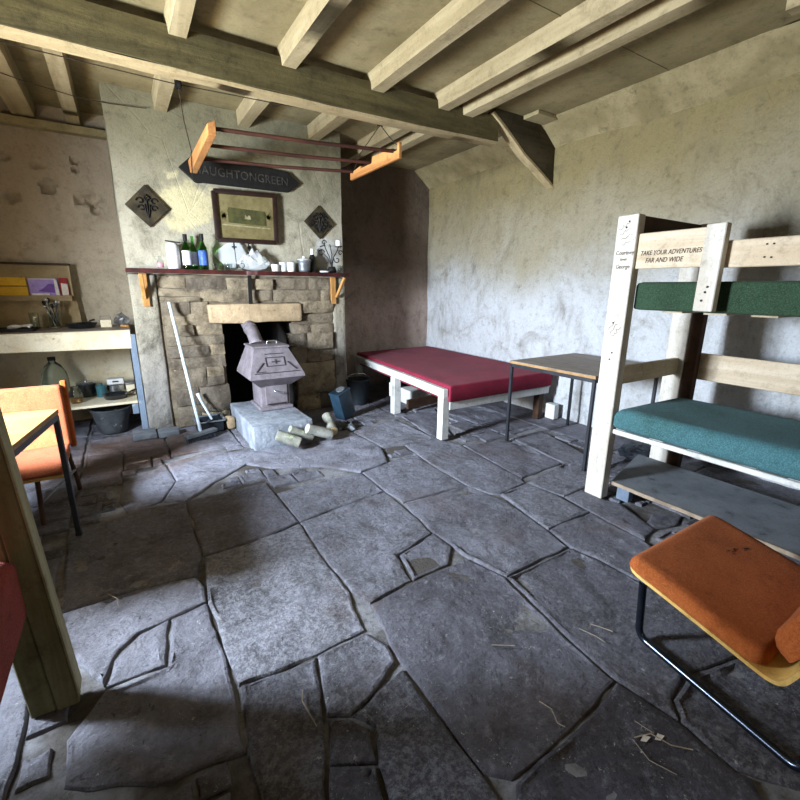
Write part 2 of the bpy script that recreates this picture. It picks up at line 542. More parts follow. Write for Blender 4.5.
# stone of the fireplace
m = Mat('fireplace_stone', .9, 0, .15)
at = m.N.new('ShaderNodeAttribute'); at.attribute_name = 'tint'
c = m.mix(at.outputs['Fac'], rgb('857b6e'), rgb('bcab8e'))
c = m.mix(m.ramp(m.noise(6, 8, .7), .42, .72), c, rgb('6d6255'))
c = m.mix(m.math('MULTIPLY', m.ramp(m.noise(28, 8, .75), .55, .72), .7), c, rgb('cbbda0'))
c = m.mix(m.math('MULTIPLY', m.ramp(m.noise(13, 8, .75), .62, .72), .7), c, rgb('3c352c'))
m.base(c); m.bump(m.noise(9, 10, .74), 1.0, .09); m.bump(m.noise(40, 8, .78), 1.0, .02)
M['stone'] = m.m
M['lintel'] = simple('sandstone_lintel', rgb('b59f80'), rgb('9c886c'), 7, rough=.9, bump=.8, bscale=22, bdist=.012, spots=[(rgb('8e7a5c'), 20, .56, .7), (rgb('574a3a'), 11, .66, .76)])
M['mortar_dark'] = simple('sooty_mortar', rgb('7d715f'), rgb('5c5245'), 12, rough=.95, bump=.8, bscale=30, bdist=.01)

# floor
m = Mat('flagstone', .72, 0, .3)
at = m.N.new('ShaderNodeAttribute'); at.attribute_name = 'tint'
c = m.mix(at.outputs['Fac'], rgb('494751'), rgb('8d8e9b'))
c = m.mix(m.math('MULTIPLY', m.ramp(m.noise(3.2, 8, .7), .42, .70), .75), c, rgb('39363a'))
c = m.mix(m.math('MULTIPLY', m.ramp(m.noise(9, 9, .75), .56, .70), .45), c, rgb('2c292b'))
c = m.mix(m.math('MULTIPLY', m.ramp(m.noise(24, 8, .78), .50, .70), .6), c, rgb('94959f'))
at2 = m.N.new('ShaderNodeAttribute'); at2.attribute_name = 'lime'
lim = m.math('MULTIPLY', m.ramp(m.noise(46, 9, .85), .46, .56), at2.outputs['Fac'])
c = m.mix(lim, c, rgb('b2b6bf'))
sp = m.ramp(m.noise(75, 3, .5, dist=1.5), .66, .71)
c = m.mix(m.math('MULTIPLY', sp, m.math('MULTIPLY', m.ramp(m.noise(5), .40, .6), .8)), c, rgb('c0c0c0'))
d = m.math('ADD', m.dist_to((-.1, 3.9, 0)), m.math('MULTIPLY', m.math('SUBTRACT', m.noise(3), .5), .8))
c = m.mix(m.math('MULTIPLY', m.ramp(m.noise(30, 4, .6, dist=2.0), .38, .31), .6), c, rgb('1d1b1d'))
c = m.mix(m.math('MULTIPLY', m.ramp(m.noise(2.2, 3, .5), .55, .68), .35), c, rgb('54443c'))
c = m.mix(m.math('MULTIPLY', m.ramp(d, .75, .3), .55), c, rgb('6a4a2c'))
m.base(c)
crk = m.math('MULTIPLY', m.ramp(m.voro(2.3, 'DISTANCE_TO_EDGE', vec=m.mapping((1, 1, 1), loc=(5, 2, 0))), .0, .008), 1.0)
m.bump(m.noise(3.5, 9, .70, dist=.8), 1.0, .05); m.bump(m.noise(22, 9, .72), 1.0, .02); m.bump(m.noise(90, 5, .7), .7, .005)
scr = m.ramp(m.noise(5, 3, .5, vec=m.mapping((1, 9, 1), rot=(0, 0, .9)), dist=2.5), .345, .325)
m.bump(m.math('SUBTRACT', 1.0, scr), .7, .008)
pit = m.ramp(m.noise(30, 4, .6, dist=2.0), .36, .30)
m.bump(m.math('SUBTRACT', 1.0, pit), .6, .006)
rr = m.N.new('ShaderNodeMapRange'); m.K.new(m.noise(4, 6), rr.inputs[0]); rr.inputs[3].default_value = .5; rr.inputs[4].default_value = .85
m.K.new(rr.outputs[0], m.b.inputs['Roughness'])
M['flag'] = m.m
m = Mat('floor_joint', .95, 0, .1)
c = m.mix(m.ramp(m.noise(2.3, 6, .6), .42, .58), rgb('55514e'), rgb('8b8c91'))
c = m.mix(m.math('MULTIPLY', m.ramp(m.noise(30, 8, .8), .5, .65), .6), c, rgb('4a4644'))
m.base(c); m.bump(m.noise(40, 8, .8), 1.0, .012)
M['joint'] = m.m

# ------------------------------------------------------------------ structure
XL, XR, YF, YB, ZC = -1.40, 3.72, -1.60, 5.22, 2.80


def grid_wall(name, o, u, v, lu, lv, nrm, mat, res=.06, amp=.02, sc=1.6, seed=0, hole=None, dents=(), thick=.12):
    """plastered wall sheet with real thickness; u, v unit vectors, nrm points into the room. hole = (u0,u1,v0,v1)"""
    o = Vector(o); u = Vector(u); v = Vector(v); nrm = Vector(nrm)
    nu = max(2, int(lu / res)); nv = max(2, int(lv / res))
    us = [lu * i / nu for i in range(nu + 1)]; vs_ = [lv * j / nv for j in range(nv + 1)]
    if hole:
        for h in hole[:2]:
            k = min(range(len(us)), key=lambda i: abs(us[i] - h)); us[k] = h
        for h in hole[2:]:
            k = min(range(len(vs_)), key=lambda i: abs(vs_[i] - h)); vs_[k] = h
    bm = BM(); G = {}

    def inside(a, b):
        return hole and hole[0] - 1e-6 <= a <= hole[1] + 1e-6 and hole[2] - 1e-6 <= b <= hole[3] + 1e-6
    for i, a in enumerate(us):
        for j, b in enumerate(vs_):
            p = o + u * a + v * b
            e = min(a, lu - a, b, lv - b)
            if inside(a, b): e = 0
            fade = min(1, e / .12)
            q = p * sc + Vector((seed, 0, seed * 2))
            d = (noise.noise(q) + .5 * noise.noise(q * 2.3) + .25 * noise.noise(q * 6)) * amp * fade
            for (du, dv, r, depth) in dents:
                t = math.hypot(a - du, (b - dv) * (1.0 + .3 * noise.noise(q * 9))) / r
                t *= 1 + .5 * noise.noise(p * 28)
                if t < 1: d -= depth * (1 - t * t) ** 1.0
                elif t < 1.35: d += depth * .12
            G[i, j] = bm.verts.new(p + nrm * d)
    for i in range(len(us) - 1):
        for j in range(len(vs_) - 1):
            ca = (us[i] + us[i + 1]) / 2; cb = (vs_[j] + vs_[j + 1]) / 2
            if hole and hole[0] < ca < hole[1] and hole[2] < cb < hole[3]: continue
            bm.faces.new((G[i, j], G[i + 1, j], G[i + 1, j + 1], G[i, j + 1]))
    for w in list(G.values()):
        if not w.link_faces: bm.verts.remove(w)
    # backing: extrude the border backwards
    edges = [e for e in bm.edges if len(e.link_faces) == 1]
    r = bmesh.ops.extrude_edge_only(bm, edges=edges)
    nv2 = [x for x in r['geom'] if isinstance(x, bmesh.types.BMVert)]
    bmesh.ops.translate(bm, verts=nv2, vec=-nrm * thick)
    return struct(finish(name, bm, mat, smooth=50))


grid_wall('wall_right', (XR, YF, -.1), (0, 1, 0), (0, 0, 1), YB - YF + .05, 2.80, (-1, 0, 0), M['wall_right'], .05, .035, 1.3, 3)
grid_wall('wall_back', (XL, YB, -.1), (1, 0, 0), (0, 0, 1), 1.50, 2.92, (0, -1, 0), M['wall_back'], .016, .012, 1.5, 5,
          dents=[(-.70 - XL, 2.46, .045, 0.038), (-.48 - XL, 2.43, .055, 0.038), (-.44 - XL, 2.25, .06, 0.076), (-.21 - XL, 2.49, .035, 0.057),
                 (-.22 - XL, 2.42, .03, 0.057), (-.70 - XL, 2.14, .05, 0.057), (-.22 - XL, 2.16, .05, 0.067), (-.13 - XL, 2.16, .06, 0.067), (-.12 - XL, 2.09, .04, 0.057)])
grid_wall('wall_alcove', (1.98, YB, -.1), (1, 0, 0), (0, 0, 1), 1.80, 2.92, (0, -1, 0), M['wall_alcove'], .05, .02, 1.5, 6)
grid_wall('wall_left', (XL, YF, -.1), (0, 1, 0), (0, 0, 1), YB - YF + .05, 2.92, (1, 0, 0), M['wall_plain'], .08, .02, 1.3, 8, hole=(3.52, 4.48, .93, 1.88), thick=.40)
grid_wall('wall_front', (XL, YF, -.1), (1, 0, 0), (0, 0, 1), XR - XL, 2.92, (0, 1, 0), M['wall_plain'], .08, .02, 1.3, 9, hole=(2.0, 3.0, .95, 1.95), thick=.40)

# window casings out of the photograph's view, where the left daylight and the added rear fill come in
def window(name, axis, pos, a0, a1, z0, z1):
    bm = BM()
    def b(p, q, r, s, d=.03):
        if axis == 0: box(bm, pos - d, pos + d, p, q, r, s)
        else: box(bm, p, q, pos - d, pos + d, r, s)
    b(a0, a1, z0, z0 + .05); b(a0, a1, z1 - .05, z1); b(a0, a0 + .05, z0, z1); b(a1 - .05, a1, z0, z1)
    b((a0 + a1) / 2 - .015, (a0 + a1) / 2 + .015, z0, z1, .015)
    struct(finish(name, bm, M['white_wood']))
window('window_1', 0, XL - .18, 1.96, 2.84, .85, 1.80)
window('window_added', 1, YF - .18, .60, 1.60, .85, 1.85)  # rear opening added for the fill lamps

# chimney breast: left pier, right pier, breast above the opening, sooty recess
bm = BM()
nx = 40
def plaster_box(x0, x1, y0, y1, z0, z1, mat, name, amp=.012, res=.05, seed=2):
    bm = BM()
    n = [max(1, int(round((b - a) / res))) for a, b in ((x0, x1), (y0, y1), (z0, z1))]
    box(bm, x0, x1, y0, y1, z0, z1)
    # cut into a fine grid by bisecting
    for ax, (a, b, k) in enumerate(((x0, x1, n[0]), (y0, y1, n[1]), (z0, z1, n[2]))):
        for i in range(1, k):
            co = [0, 0, 0]; co[ax] = a + (b - a) * i / k
            no = [0, 0, 0]; no[ax] = 1
            bmesh.ops.bisect_plane(bm, geom=bm.verts[:] + bm.edges[:] + bm.faces[:], plane_co=co, plane_no=no)
    bm.normal_update()
    for v in bm.verts:
        q = v.co * 1.7 + Vector((seed, seed, 0))
        v.co += v.normal * (noise.noise(q) + .5 * noise.noise(q * 2.7)) * amp
    return struct(finish(name, bm, mat, smooth=50))


plaster_box(.055, 2.04, 4.43, YB + .02, 1.40, 2.80, M['chimney'], 'wall_chimney', .014, .05, 2)
plaster_box(.07, .72, 4.50, YB + .02, -.05, 1.40, M['plaster_pier'], 'wall_chimney_left', .008, .08, 4)
plaster_box(1.50, 2.03, 4.50, YB + .02, -.05, 1.40, M['plaster_pier'], 'wall_chimney_right', .008, .08, 5)
bm = BM()
box(bm, .70, 1.52, 5.02, 5.12, -.05, 1.40)
box(bm, .70, 1.52, 4.47, 5.05, 1.05, 1.40)
struct(finish('wall_hearth_back', rough(bm, .01, 3, 3), M['soot']))

# ceiling boards and coving
bm = BM()
box(bm, XL - .1, 3.50, YF - .1, YB + .1, ZC, ZC + .03)
for y in (-.6, .75, 2.0, 3.9):
    box(bm, XL, 3.49, y - .004, y + .004, ZC - .004, ZC + .01)
struct(finish('ceiling', bm, M['ceiling']))
bm = BM()
ys = [YF + (YB - YF) * i / 40 for i in range(41)]
for a, b in zip(ys, ys[1:]):
    def w(y, s): return .012 * noise.noise(Vector((y * 3, s, 0)))
    hexa(bm, [(3.74, a, 2.585 + w(a, 0)), (3.80, a, 2.62), (3.80, b, 2.62), (3.74, b, 2.585 + w(b, 0)),
              (3.47, a, 2.79 + w(a, 5)), (3.50, a, 2.85), (3.50, b, 2.85), (3.47, b, 2.79 + w(b, 5))])
bmesh.ops.remove_doubles(bm, verts=bm.verts, dist=1e-5)
struct(finish('trim_1', bm, M['cove'], smooth=40))
# lime-caked rail where the back wall meets the ceiling
bm = BM()
box(bm, XL, .06, 5.13, 5.23, 2.60, 2.66)
struct(finish('trim_2', rough(bm, .006, 6, 5), M['cove']))

# ------------------------------------------------------------------ floor
FLOOR_SLABS = [
  [(0.698,2.188),(1.005,2.240),(1.313,2.273),(1.310,1.930),(1.287,1.700),(1.015,1.625),(0.967,1.423),(0.725,1.395),(0.695,1.510),(0.685,1.780)],
  [(1.015,1.625),(1.287,1.700),(1.295,1.542),(1.181,1.431),(1.050,1.426),(0.967,1.423),(0.997,1.551)],
  [(0.686,2.619),(0.930,2.650),(1.317,2.630),(1.313,2.273),(1.005,2.240),(0.698,2.188),(0.692,2.389)],
  [(0.177,2.803),(0.430,2.810),(0.680,2.820),(0.690,2.490),(0.698,2.188),(0.468,2.135),(0.173,2.127),(0.170,2.395)],
  [(0.173,2.127),(0.400,2.133),(0.698,2.188),(0.685,1.780),(0.695,1.510),(0.640,1.270),(0.540,1.263),(0.437,1.257),(0.163,1.283),(0.150,1.500),(0.140,1.767)],
  [(-0.385,2.005),(-0.140,2.015),(0.125,1.975),(0.151,1.881),(0.140,1.767),(0.068,1.753),(-0.003,1.740),(-0.115,1.715),(-0.195,1.625),(-0.220,1.514),(-0.360,1.770)],
  [(-0.223,1.500),(-0.195,1.625),(-0.115,1.715),(-0.003,1.740),(-0.035,1.500),(-0.165,1.495)],
  [(-0.003,1.740),(0.140,1.767),(0.150,1.500),(0.163,1.283),(0.153,1.200),(0.135,1.045),(-0.060,1.070),(-0.310,1.200),(-0.320,1.360),(-0.223,1.500),(-0.165,1.495),(-0.035,1.500)],
  [(0.163,1.283),(0.281,1.272),(0.437,1.257),(0.370,1.020),(0.280,0.780),(0.130,0.880),(0.135,1.045)],
  [(0.437,1.257),(0.640,1.270),(0.690,1.165),(0.677,1.077),(0.550,1.020),(0.440,0.983),(0.370,1.020)],
  [(0.370,1.020),(0.440,0.983),(0.480,0.920),(0.443,0.820),(0.360,0.865),(0.325,0.885)],
  [(0.325,0.885),(0.360,0.865),(0.443,0.820),(0.415,0.695),(0.280,0.780)],
  [(0.680,0.830),(0.680,0.640),(0.681,0.514),(0.415,0.695),(0.443,0.820),(0.480,0.920),(0.440,0.983),(0.550,1.020),(0.677,1.050)],
  [(0.725,1.395),(0.967,1.423),(1.300,1.435),(1.360,1.220),(1.329,1.038),(1.300,0.870),(1.277,0.617),(1.020,0.585),(0.740,0.580),(0.680,0.640),(0.679,0.920),(0.677,1.077)],
  [(1.330,2.075),(1.585,2.075),(1.837,2.057),(1.914,1.755),(1.857,1.390),(1.817,1.220),(1.360,1.220),(1.300,1.435),(1.287,1.700),(1.310,1.930)],
  [(1.317,2.630),(1.869,2.762),(1.840,2.485),(1.837,2.057),(1.585,2.075),(1.330,2.075),(1.313,2.273)],
  [(1.890,2.955),(2.223,2.953),(2.315,2.685),(2.283,2.329),(2.250,1.945),(2.217,1.880),(1.940,1.850),(1.881,1.885),(1.837,2.057),(1.840,2.485)],
  [(1.940,1.850),(2.217,1.880),(2.250,1.660),(2.230,1.387),(1.980,1.395),(1.857,1.390),(1.883,1.556)],
  [(1.857,1.390),(1.980,1.395),(2.230,1.387),(2.210,1.045),(2.100,0.810),(2.040,0.680),(1.950,0.660),(1.850,0.860),(1.850,1.070),(1.817,1.220)],
  [(1.360,1.220),(1.817,1.220),(1.850,1.070),(1.866,0.828),(1.880,0.410),(1.701,0.452),(1.500,0.500),(1.370,0.480),(1.310,0.427),(1.294,0.517),(1.277,0.617),(1.300,0.870)],
  [(1.500,0.500),(1.880,0.410),(1.890,0.150),(1.570,0.010),(1.380,0.160),(1.295,0.270),(1.310,0.427),(1.370,0.480)],
  [(1.277,0.617),(1.310,0.427),(1.295,0.270),(1.318,0.240),(1.240,0.140),(0.676,0.518),(0.740,0.580),(1.020,0.585)],
  [(2.275,1.605),(2.458,1.616),(2.450,1.470),(2.500,1.355),(2.370,1.075),(2.210,1.045),(2.219,1.201),(2.230,1.387)],
  [],
  [(2.550,1.190),(2.670,1.070),(2.540,1.030),(2.370,1.075),(2.407,1.155)],
  [(2.315,2.685),(2.810,2.600),(2.730,1.977),(2.250,1.945),(2.271,2.190)],
  [(2.810,2.600),(3.210,2.610),(3.080,2.100),(2.990,1.850),(2.730,1.977)],
  [(2.217,1.880),(2.730,1.977),(2.910,1.889),(2.690,1.630),(2.275,1.605),(2.250,1.660)],
  [(0.554,3.534),(1.160,3.510),(1.655,3.570),(1.700,2.980),(1.579,2.692),(1.317,2.630),(1.100,2.890),(0.770,3.050),(0.530,3.330)],
  [(-0.170,3.320),(0.120,3.535),(0.150,3.160),(0.050,2.890),(-0.137,2.799),(-0.190,3.020)],
  [(0.120,3.535),(0.490,3.650),(0.700,3.270),(0.380,3.000),(0.177,2.803),(0.050,2.890),(0.150,3.160)],
  [(-0.430,2.770),(-0.230,2.790),(-0.038,2.847),(0.177,2.803),(0.170,2.395),(0.173,2.127),(0.125,1.975),(-0.140,2.015),(-0.385,2.005)],
  [(1.655,3.570),(2.220,3.650),(2.223,2.953),(1.890,2.955),(1.700,2.980)],
  [(2.330,3.710),(2.820,3.740),(2.380,2.870),(2.223,2.953)],
]



def in_poly(p, poly):
    x, y = p; c = False
    for i in range(len(poly)):
        x1, y1 = poly[i]; x2, y2 = poly[i - 1]
        if (y1 > y) != (y2 > y) and x < (x2 - x1) * (y - y1) / (y2 - y1) + x1: c = not c
    return c


def hits(x0, x1, y0, y1):
    for i in range(5):
        for j in range(5):
            p = (x0 + (x1 - x0) * i / 4, y0 + (y1 - y0) * j / 4)
            if any(in_poly(p, s) for s in FLOOR_SLABS): return True
    return any(x0 < px < x1 and y0 < py < y1 for s in FLOOR_SLABS for px, py in s)


more = []
def fill(x0, x1, y0, y1, size):
    if x1 - x0 < .07 or y1 - y0 < .07: return
    if not hits(x0, x1, y0, y1) and (x1 - x0) < size * 1.4 and (y1 - y0) < size * 1.9:
        more.append([(x0, y0), (x1, y0), (x1, y1), (x0, y1)]); return
    t = random.uniform(.40, .60)
    if x1 - x0 > y1 - y0 * 1.0 and (x1 - x0) > (y1 - y0):
        m_ = x0 + (x1 - x0) * t
        fill(x0, m_, y0, y1, size); fill(m_, x1, y0, y1, size)
    else:
        m_ = y0 + (y1 - y0) * t
        fill(x0, x1, y0, m_, size); fill(x0, x1, m_, y1, size)


xs = [-1.40, -.95, -.42, .16, .70, 1.31, 1.86, 2.28, 2.82, 3.30, 3.74]
for a, b in zip(xs, xs[1:]):
    y = -1.6
    while y < 5.2:
        h = random.uniform(.5, .9)
        fill(a, b, y, min(y + h, 5.22), .6)
        y += h
SLAB_TINTS = [.50, .45, .55, .40, .55, .70, .75, .55, .12, .35, .06, .04, .02, .26, .50, .55, .52, .42, .38, .20, .06, .0, .40, .45, .35, .55, .6, .5, .85, .9, .9, .40, .7, .6]  # light put into the tints: darker foreground slabs, paler ones by the hearth
FINISHED = []
for s in FLOOR_SLABS: FINISHED.append((s, .005))
assert len(FLOOR_SLABS) == len(SLAB_TINTS)
for s in more: FINISHED.append((s, .006))

bm = BM()
tint = bm.verts.layers.float.new('tint'); lime = bm.verts.layers.float.new('lime')
for k, (poly, gap) in enumerate(FINISHED):
    if len(poly) < 3: continue
    # orientation
    ar = sum(poly[i - 1][0] * poly[i][1] - poly[i][0] * poly[i - 1][1] for i in range(len(poly)))
    if ar < 0: poly = poly[::-1]
    pts = []
    for i in range(len(poly)):
        a = Vector(poly[i]); b = Vector(poly[(i + 1) % len(poly)])
        L = (b - a).length; n = max(1, int(L / .035))
        nr = Vector(((b - a).y, -(b - a).x)).normalized()
        for q in range(n):
            p = a + (b - a) * q / n
            w = noise.noise(Vector((p.x * 9, p.y * 9, k * .37))) * .010 + noise.noise(Vector((p.x * 32, p.y * 32, k))) * .004
            pts.append(p + nr * w)
    n = len(pts)
    nrm = []
    for i in range(n):
        t = (pts[(i + 1) % n] - pts[i - 1]); nrm.append(Vector((-t.y, t.x)).normalized() if t.length > 1e-6 else Vector((0, 0)))
    tx, ty = random.uniform(-.004, .004), random.uniform(-.004, .004)
    cx = sum(p.x for p in pts) / n; cy = sum(p.y for p in pts) / n
    dz = random.uniform(-.006, 0)
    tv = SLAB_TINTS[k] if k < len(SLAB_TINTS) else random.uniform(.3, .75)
    lv = .5 if k == 4 else random.choice((.05, .1, .15, .25))
    b2 = BM(); t2 = b2.verts.layers.float.new('tint'); l2 = b2.verts.layers.float.new('lime')
    rings = []
    for off, z in ((gap, -.05), (gap, -.010), (gap + .005, -.003), (gap + .014, 0)):
        ring = []
        for p, m_ in zip(pts, nrm):
            q = p + m_ * off
            v = b2.verts.new((q.x, q.y, z + dz + (q.x - cx) * tx + (q.y - cy) * ty))
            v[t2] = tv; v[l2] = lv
            ring.append(v)
        rings.append(ring)
    for A, B in zip(rings, rings[1:]):
        for i in range(n):
            b2.faces.new((A[i], A[(i + 1) % n], B[(i + 1) % n], B[i]))
    border = set(v for r in rings for v in r)
    f = b2.faces.new(rings[-1])
    # the worn, delaminating top: cut the top face into small cells and let them rise and fall
    cell = .028
    for ax in (0, 1):
        lo = min(p[ax] for p in pts); hi = max(p[ax] for p in pts)
        c_ = lo + cell
        while c_ < hi:
            top_f = [g for g in b2.faces if all(abs(w.co.z - (dz + (w.co.x - cx) * tx + (w.co.y - cy) * ty)) < 1e-4 for w in g.verts)]
            es = list({e for g in top_f for e in g.edges})
            co = [0, 0, 0]; co[ax] = c_; no = [0, 0, 0]; no[ax] = 1
            bmesh.ops.bisect_plane(b2, geom=list({w for g in top_f for w in g.verts}) + es + top_f, plane_co=co, plane_no=no)
            c_ += cell
    b2.normal_update()
    for w in b2.verts:
        if w in border: continue
        if any(abs(g.normal.z) < .98 for g in w.link_faces): continue
        x, y = w.co.x, w.co.y
        q = Vector((x, y, k * .61))
        h_ = .0060 * noise.noise(q * 4.5) + .0042 * noise.noise(q * 12) + .0022 * noise.noise(q * 27)
        st = noise.noise(q * 3.1 + Vector((7, 0, 0))) + .35 * noise.noise(q * 11)
        h_ -= .0075 * min(1, max(0, (st - .16) / .05))
        st = noise.noise(q * 2.3 + Vector((0, 31, 0))) + .35 * noise.noise(q * 9)
        h_ -= .0065 * min(1, max(0, (st - .22) / .05))
        w.co.z += h_ + .002
    tmp_me = bpy.data.meshes.new('slab'); b2.to_mesh(tmp_me); b2.free()
    bm.from_mesh(tmp_me); bpy.data.meshes.remove(tmp_me)
for f in bm.faces: f.material_index = 0
res = .05
nx = int((XR + .05 - XL) / res); ny = int((YB + .05 - YF) / res)
G = {}
for i in range(nx + 1):
    for j in range(ny + 1):
        x = XL + res * i; y = YF + res * j
        G[i, j] = bm.verts.new((x, y, -.018 + .007 * noise.noise(Vector((x * 3, y * 3, 1))) + .005 * noise.noise(Vector((x * 13, y * 13, 1)))))
for i in range(nx):
    for j in range(ny):
        f = bm.faces.new((G[i, j], G[i + 1, j], G[i + 1, j + 1], G[i, j + 1])); f.material_index = 1
struct(finish('floor', bm, [M['flag'], M['joint']], smooth=35))

# ------------------------------------------------------------------ ceiling timbers
t = thing('ceiling_beam', (.8, 3.2, 2.5), 'massive olive-brown main beam with paler lower edge crossing the ceiling', 'beam')
bm = BM()
prof = []
N_ = 36
def sag(x): return -.035 * max(0, 1 - ((x - .8) / 2.2) ** 2)
for i in range(N_):
    a = XL - .05 + (3.02 - XL) * i / N_; b = XL - .05 + (3.02 - XL) * (i + 1) / N_
    def zz(x, k): return sag(x) + .010 * noise.noise(Vector((x * 2.4, k, 0)))
    hexa(bm, [(a, 3.15 + zz(a, 3) * .3, 2.555 + zz(a, 1)), (a, 3.26, 2.555 + zz(a, 1)), (b, 3.26, 2.555 + zz(b, 1)), (b, 3.15 + zz(b, 3) * .3, 2.555 + zz(b, 1)),
              (a, 3.16, 2.745 + zz(a, 2) * .3), (a, 3.26, 2.745), (b, 3.26, 2.745), (b, 3.16, 2.745 + zz(b, 2) * .3)])
bmesh.ops.remove_doubles(bm, verts=bm.verts, dist=1e-5)
inner = [f for f in bm.faces if abs(f.normal.x) > .99 and XL < f.calc_center_median().x < 2.95]
bmesh.ops.delete(bm, geom=inner, context='FACES')
finish('timber', bm, M['beam'], t, smooth=35)
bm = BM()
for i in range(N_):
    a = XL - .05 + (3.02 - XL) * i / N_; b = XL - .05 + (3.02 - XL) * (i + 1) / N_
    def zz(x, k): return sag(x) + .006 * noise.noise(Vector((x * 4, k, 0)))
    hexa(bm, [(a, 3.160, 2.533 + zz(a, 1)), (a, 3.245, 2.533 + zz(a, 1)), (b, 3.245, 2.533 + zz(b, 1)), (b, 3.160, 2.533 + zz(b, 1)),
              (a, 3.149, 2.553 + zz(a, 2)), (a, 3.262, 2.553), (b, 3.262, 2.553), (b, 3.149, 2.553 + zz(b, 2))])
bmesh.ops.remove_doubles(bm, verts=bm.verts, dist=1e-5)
finish('pale_edge', bm, M['beam_edge'], t, smooth=35)  # paler strip along the beam's underside

t = thing('knee_brace', (3.4, 3.2, 2.28), 'dark curved timber brace from the main beam end down into the right wall', 'brace')
bm = BM()
kp = [(2.87, 2.765), (3.03, 2.67), (3.28, 2.50), (3.50, 2.39), (3.71, 2.275), (3.80, 2.30), (3.82, 2.50), (3.74, 2.62), (3.60, 2.72), (3.42, 2.785), (3.17, 2.80), (2.95, 2.80)]
prism(bm, kp, 1, 3.14, 3.22)
finish('timber', bevel(bm, .008, 2), M['knee'], t, smooth=40)
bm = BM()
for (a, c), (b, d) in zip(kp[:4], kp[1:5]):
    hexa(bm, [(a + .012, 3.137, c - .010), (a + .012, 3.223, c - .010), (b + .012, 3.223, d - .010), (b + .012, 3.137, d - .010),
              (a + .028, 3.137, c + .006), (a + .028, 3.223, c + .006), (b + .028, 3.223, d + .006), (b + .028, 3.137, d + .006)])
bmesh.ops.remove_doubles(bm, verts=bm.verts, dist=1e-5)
finish('pale_edge', bm, M['beam_edge'], t, smooth=40)  # lit underside of the brace put in as a paler strip

JG = 'pale limed joists under the ceiling boards'
for x0, x1, y0, y1, zb, lab in (
        (-.60, -.43, 3.22, YB, 2.68, 'pale ceiling joist in the far left corner behind the main beam'),
        (-.235, -.115, 3.22, YB, 2.68, 'pale ceiling joist behind the beam, left of the chimney breast'),
        (.40, .51, YF, 4.44, 2.685, 'leftmost pale joist crossing above the beam, near the left rope pulley'),
        (1.05, 1.165, YF, 4.44, 2.685, 'second pale joist above the beam, over the hanging drying rack'),
        (1.705, 1.825, YF, 4.44, 2.685, 'third pale joist above the beam, left of the close pair'),
        (2.31, 2.43, YF, YB, 2.685, 'left one of the two close-set pale joists above the beam'),
        (2.565, 2.685, YF, YB, 2.685, 'right one of the two close-set pale joists, next to the dark knee brace'),
        (3.05, 3.17, YF, 1.20, 2.685, 'short pale timber end at the top right corner of the ceiling')):
    bm = BM()
    n = 24
    for i in range(n):
        a = y0 + (y1 - y0) * i / n; b = y0 + (y1 - y0) * (i + 1) / n
        def q(y, s): return .006 * noise.noise(Vector((x0 * 7, y * 2.2, s)))
        hexa(bm, [(x0 + .01 + q(a, 1), a, zb + q(a, 2)), (x1 - .01 + q(a, 3), a, zb + q(a, 4)), (x1 - .01 + q(b, 3), b, zb + q(b, 4)), (x0 + .01 + q(b, 1), b, zb + q(b, 2)),
                  (x0, a, ZC + .004), (x1, a, ZC + .004), (x1, b, ZC + .004), (x0, b, ZC + .004)])
    bmesh.ops.remove_doubles(bm, verts=bm.verts, dist=1e-5)
    tag(finish('ceiling_joist', bm, M['joist'], smooth=35), lab, 'joist', JG)
bm = BM()
box(bm, 3.24, 3.50, 2.96, 3.13, 2.765, 2.798)
tag(finish('loose_board', bevel(bm, .004, 1), M['cove']), 'short loose pale board lying against the ceiling beside the dark knee brace', 'board')

# ------------------------------------------------------------------ fireplace
fp = thing('fireplace', (1.05, 4.42, 0), 'rough sandstone fireplace surround with a big square stone lintel', 'fireplace')
bm = BM(); tint = bm.verts.layers.float.new('tint')
random.seed(21)
def stone(x0, x1, z0, z1, proud):
    g = .003
    b2 = BM()
    box(b2, x0 + g, x1 - g, 4.40 - proud, 4.495, z0 + g, z1 - g)
    # roughly 3cm cells so the faces can be hewn
    for ax, (a, b) in enumerate(((x0, x1), (4.40 - proud, 4.495), (z0, z1))):
        k = max(2, int((b - a) / .04))
        for i in range(1, k):
            co = [0, 0, 0]; co[ax] = a + (b - a) * i / k; no = [0, 0, 0]; no[ax] = 1
            bmesh.ops.bisect_plane(b2, geom=b2.verts[:] + b2.edges[:] + b2.faces[:], plane_co=co, plane_no=no)
    c = Vector(((x0 + x1) / 2, 4.45, (z0 + z1) / 2)); hx = (x1 - x0) / 2; hz = (z1 - z0) / 2
    sd = random.uniform(0, 50)
    tv = random.random()
    vm = {}
    for v in b2.verts:
        p = v.co.copy()
        ex = min(1, max(0, (hx - abs(p.x - c.x)) / .035)); ez = min(1, max(0, (hz - abs(p.z - c.z)) / .035))
        front = 1 if p.y < 4.46 else 0
        p.y += front * (.015 * (1 - ex) ** 2 + .015 * (1 - ez) ** 2)
        q = p * 7 + Vector((sd, sd, sd))
        p += Vector((noise.noise(q) * .012, front * (noise.noise(q * 1.6 + Vector((9, 0, 0))) * .022 + noise.noise(q * 4) * .006), noise.noise(q + Vector((0, 7, 0))) * .012))
        w = bm.verts.new(p); w[tint] = tv; vm[v] = w
    for f in b2.faces: bm.faces.new([vm[v] for v in f.verts])
    b2.free()


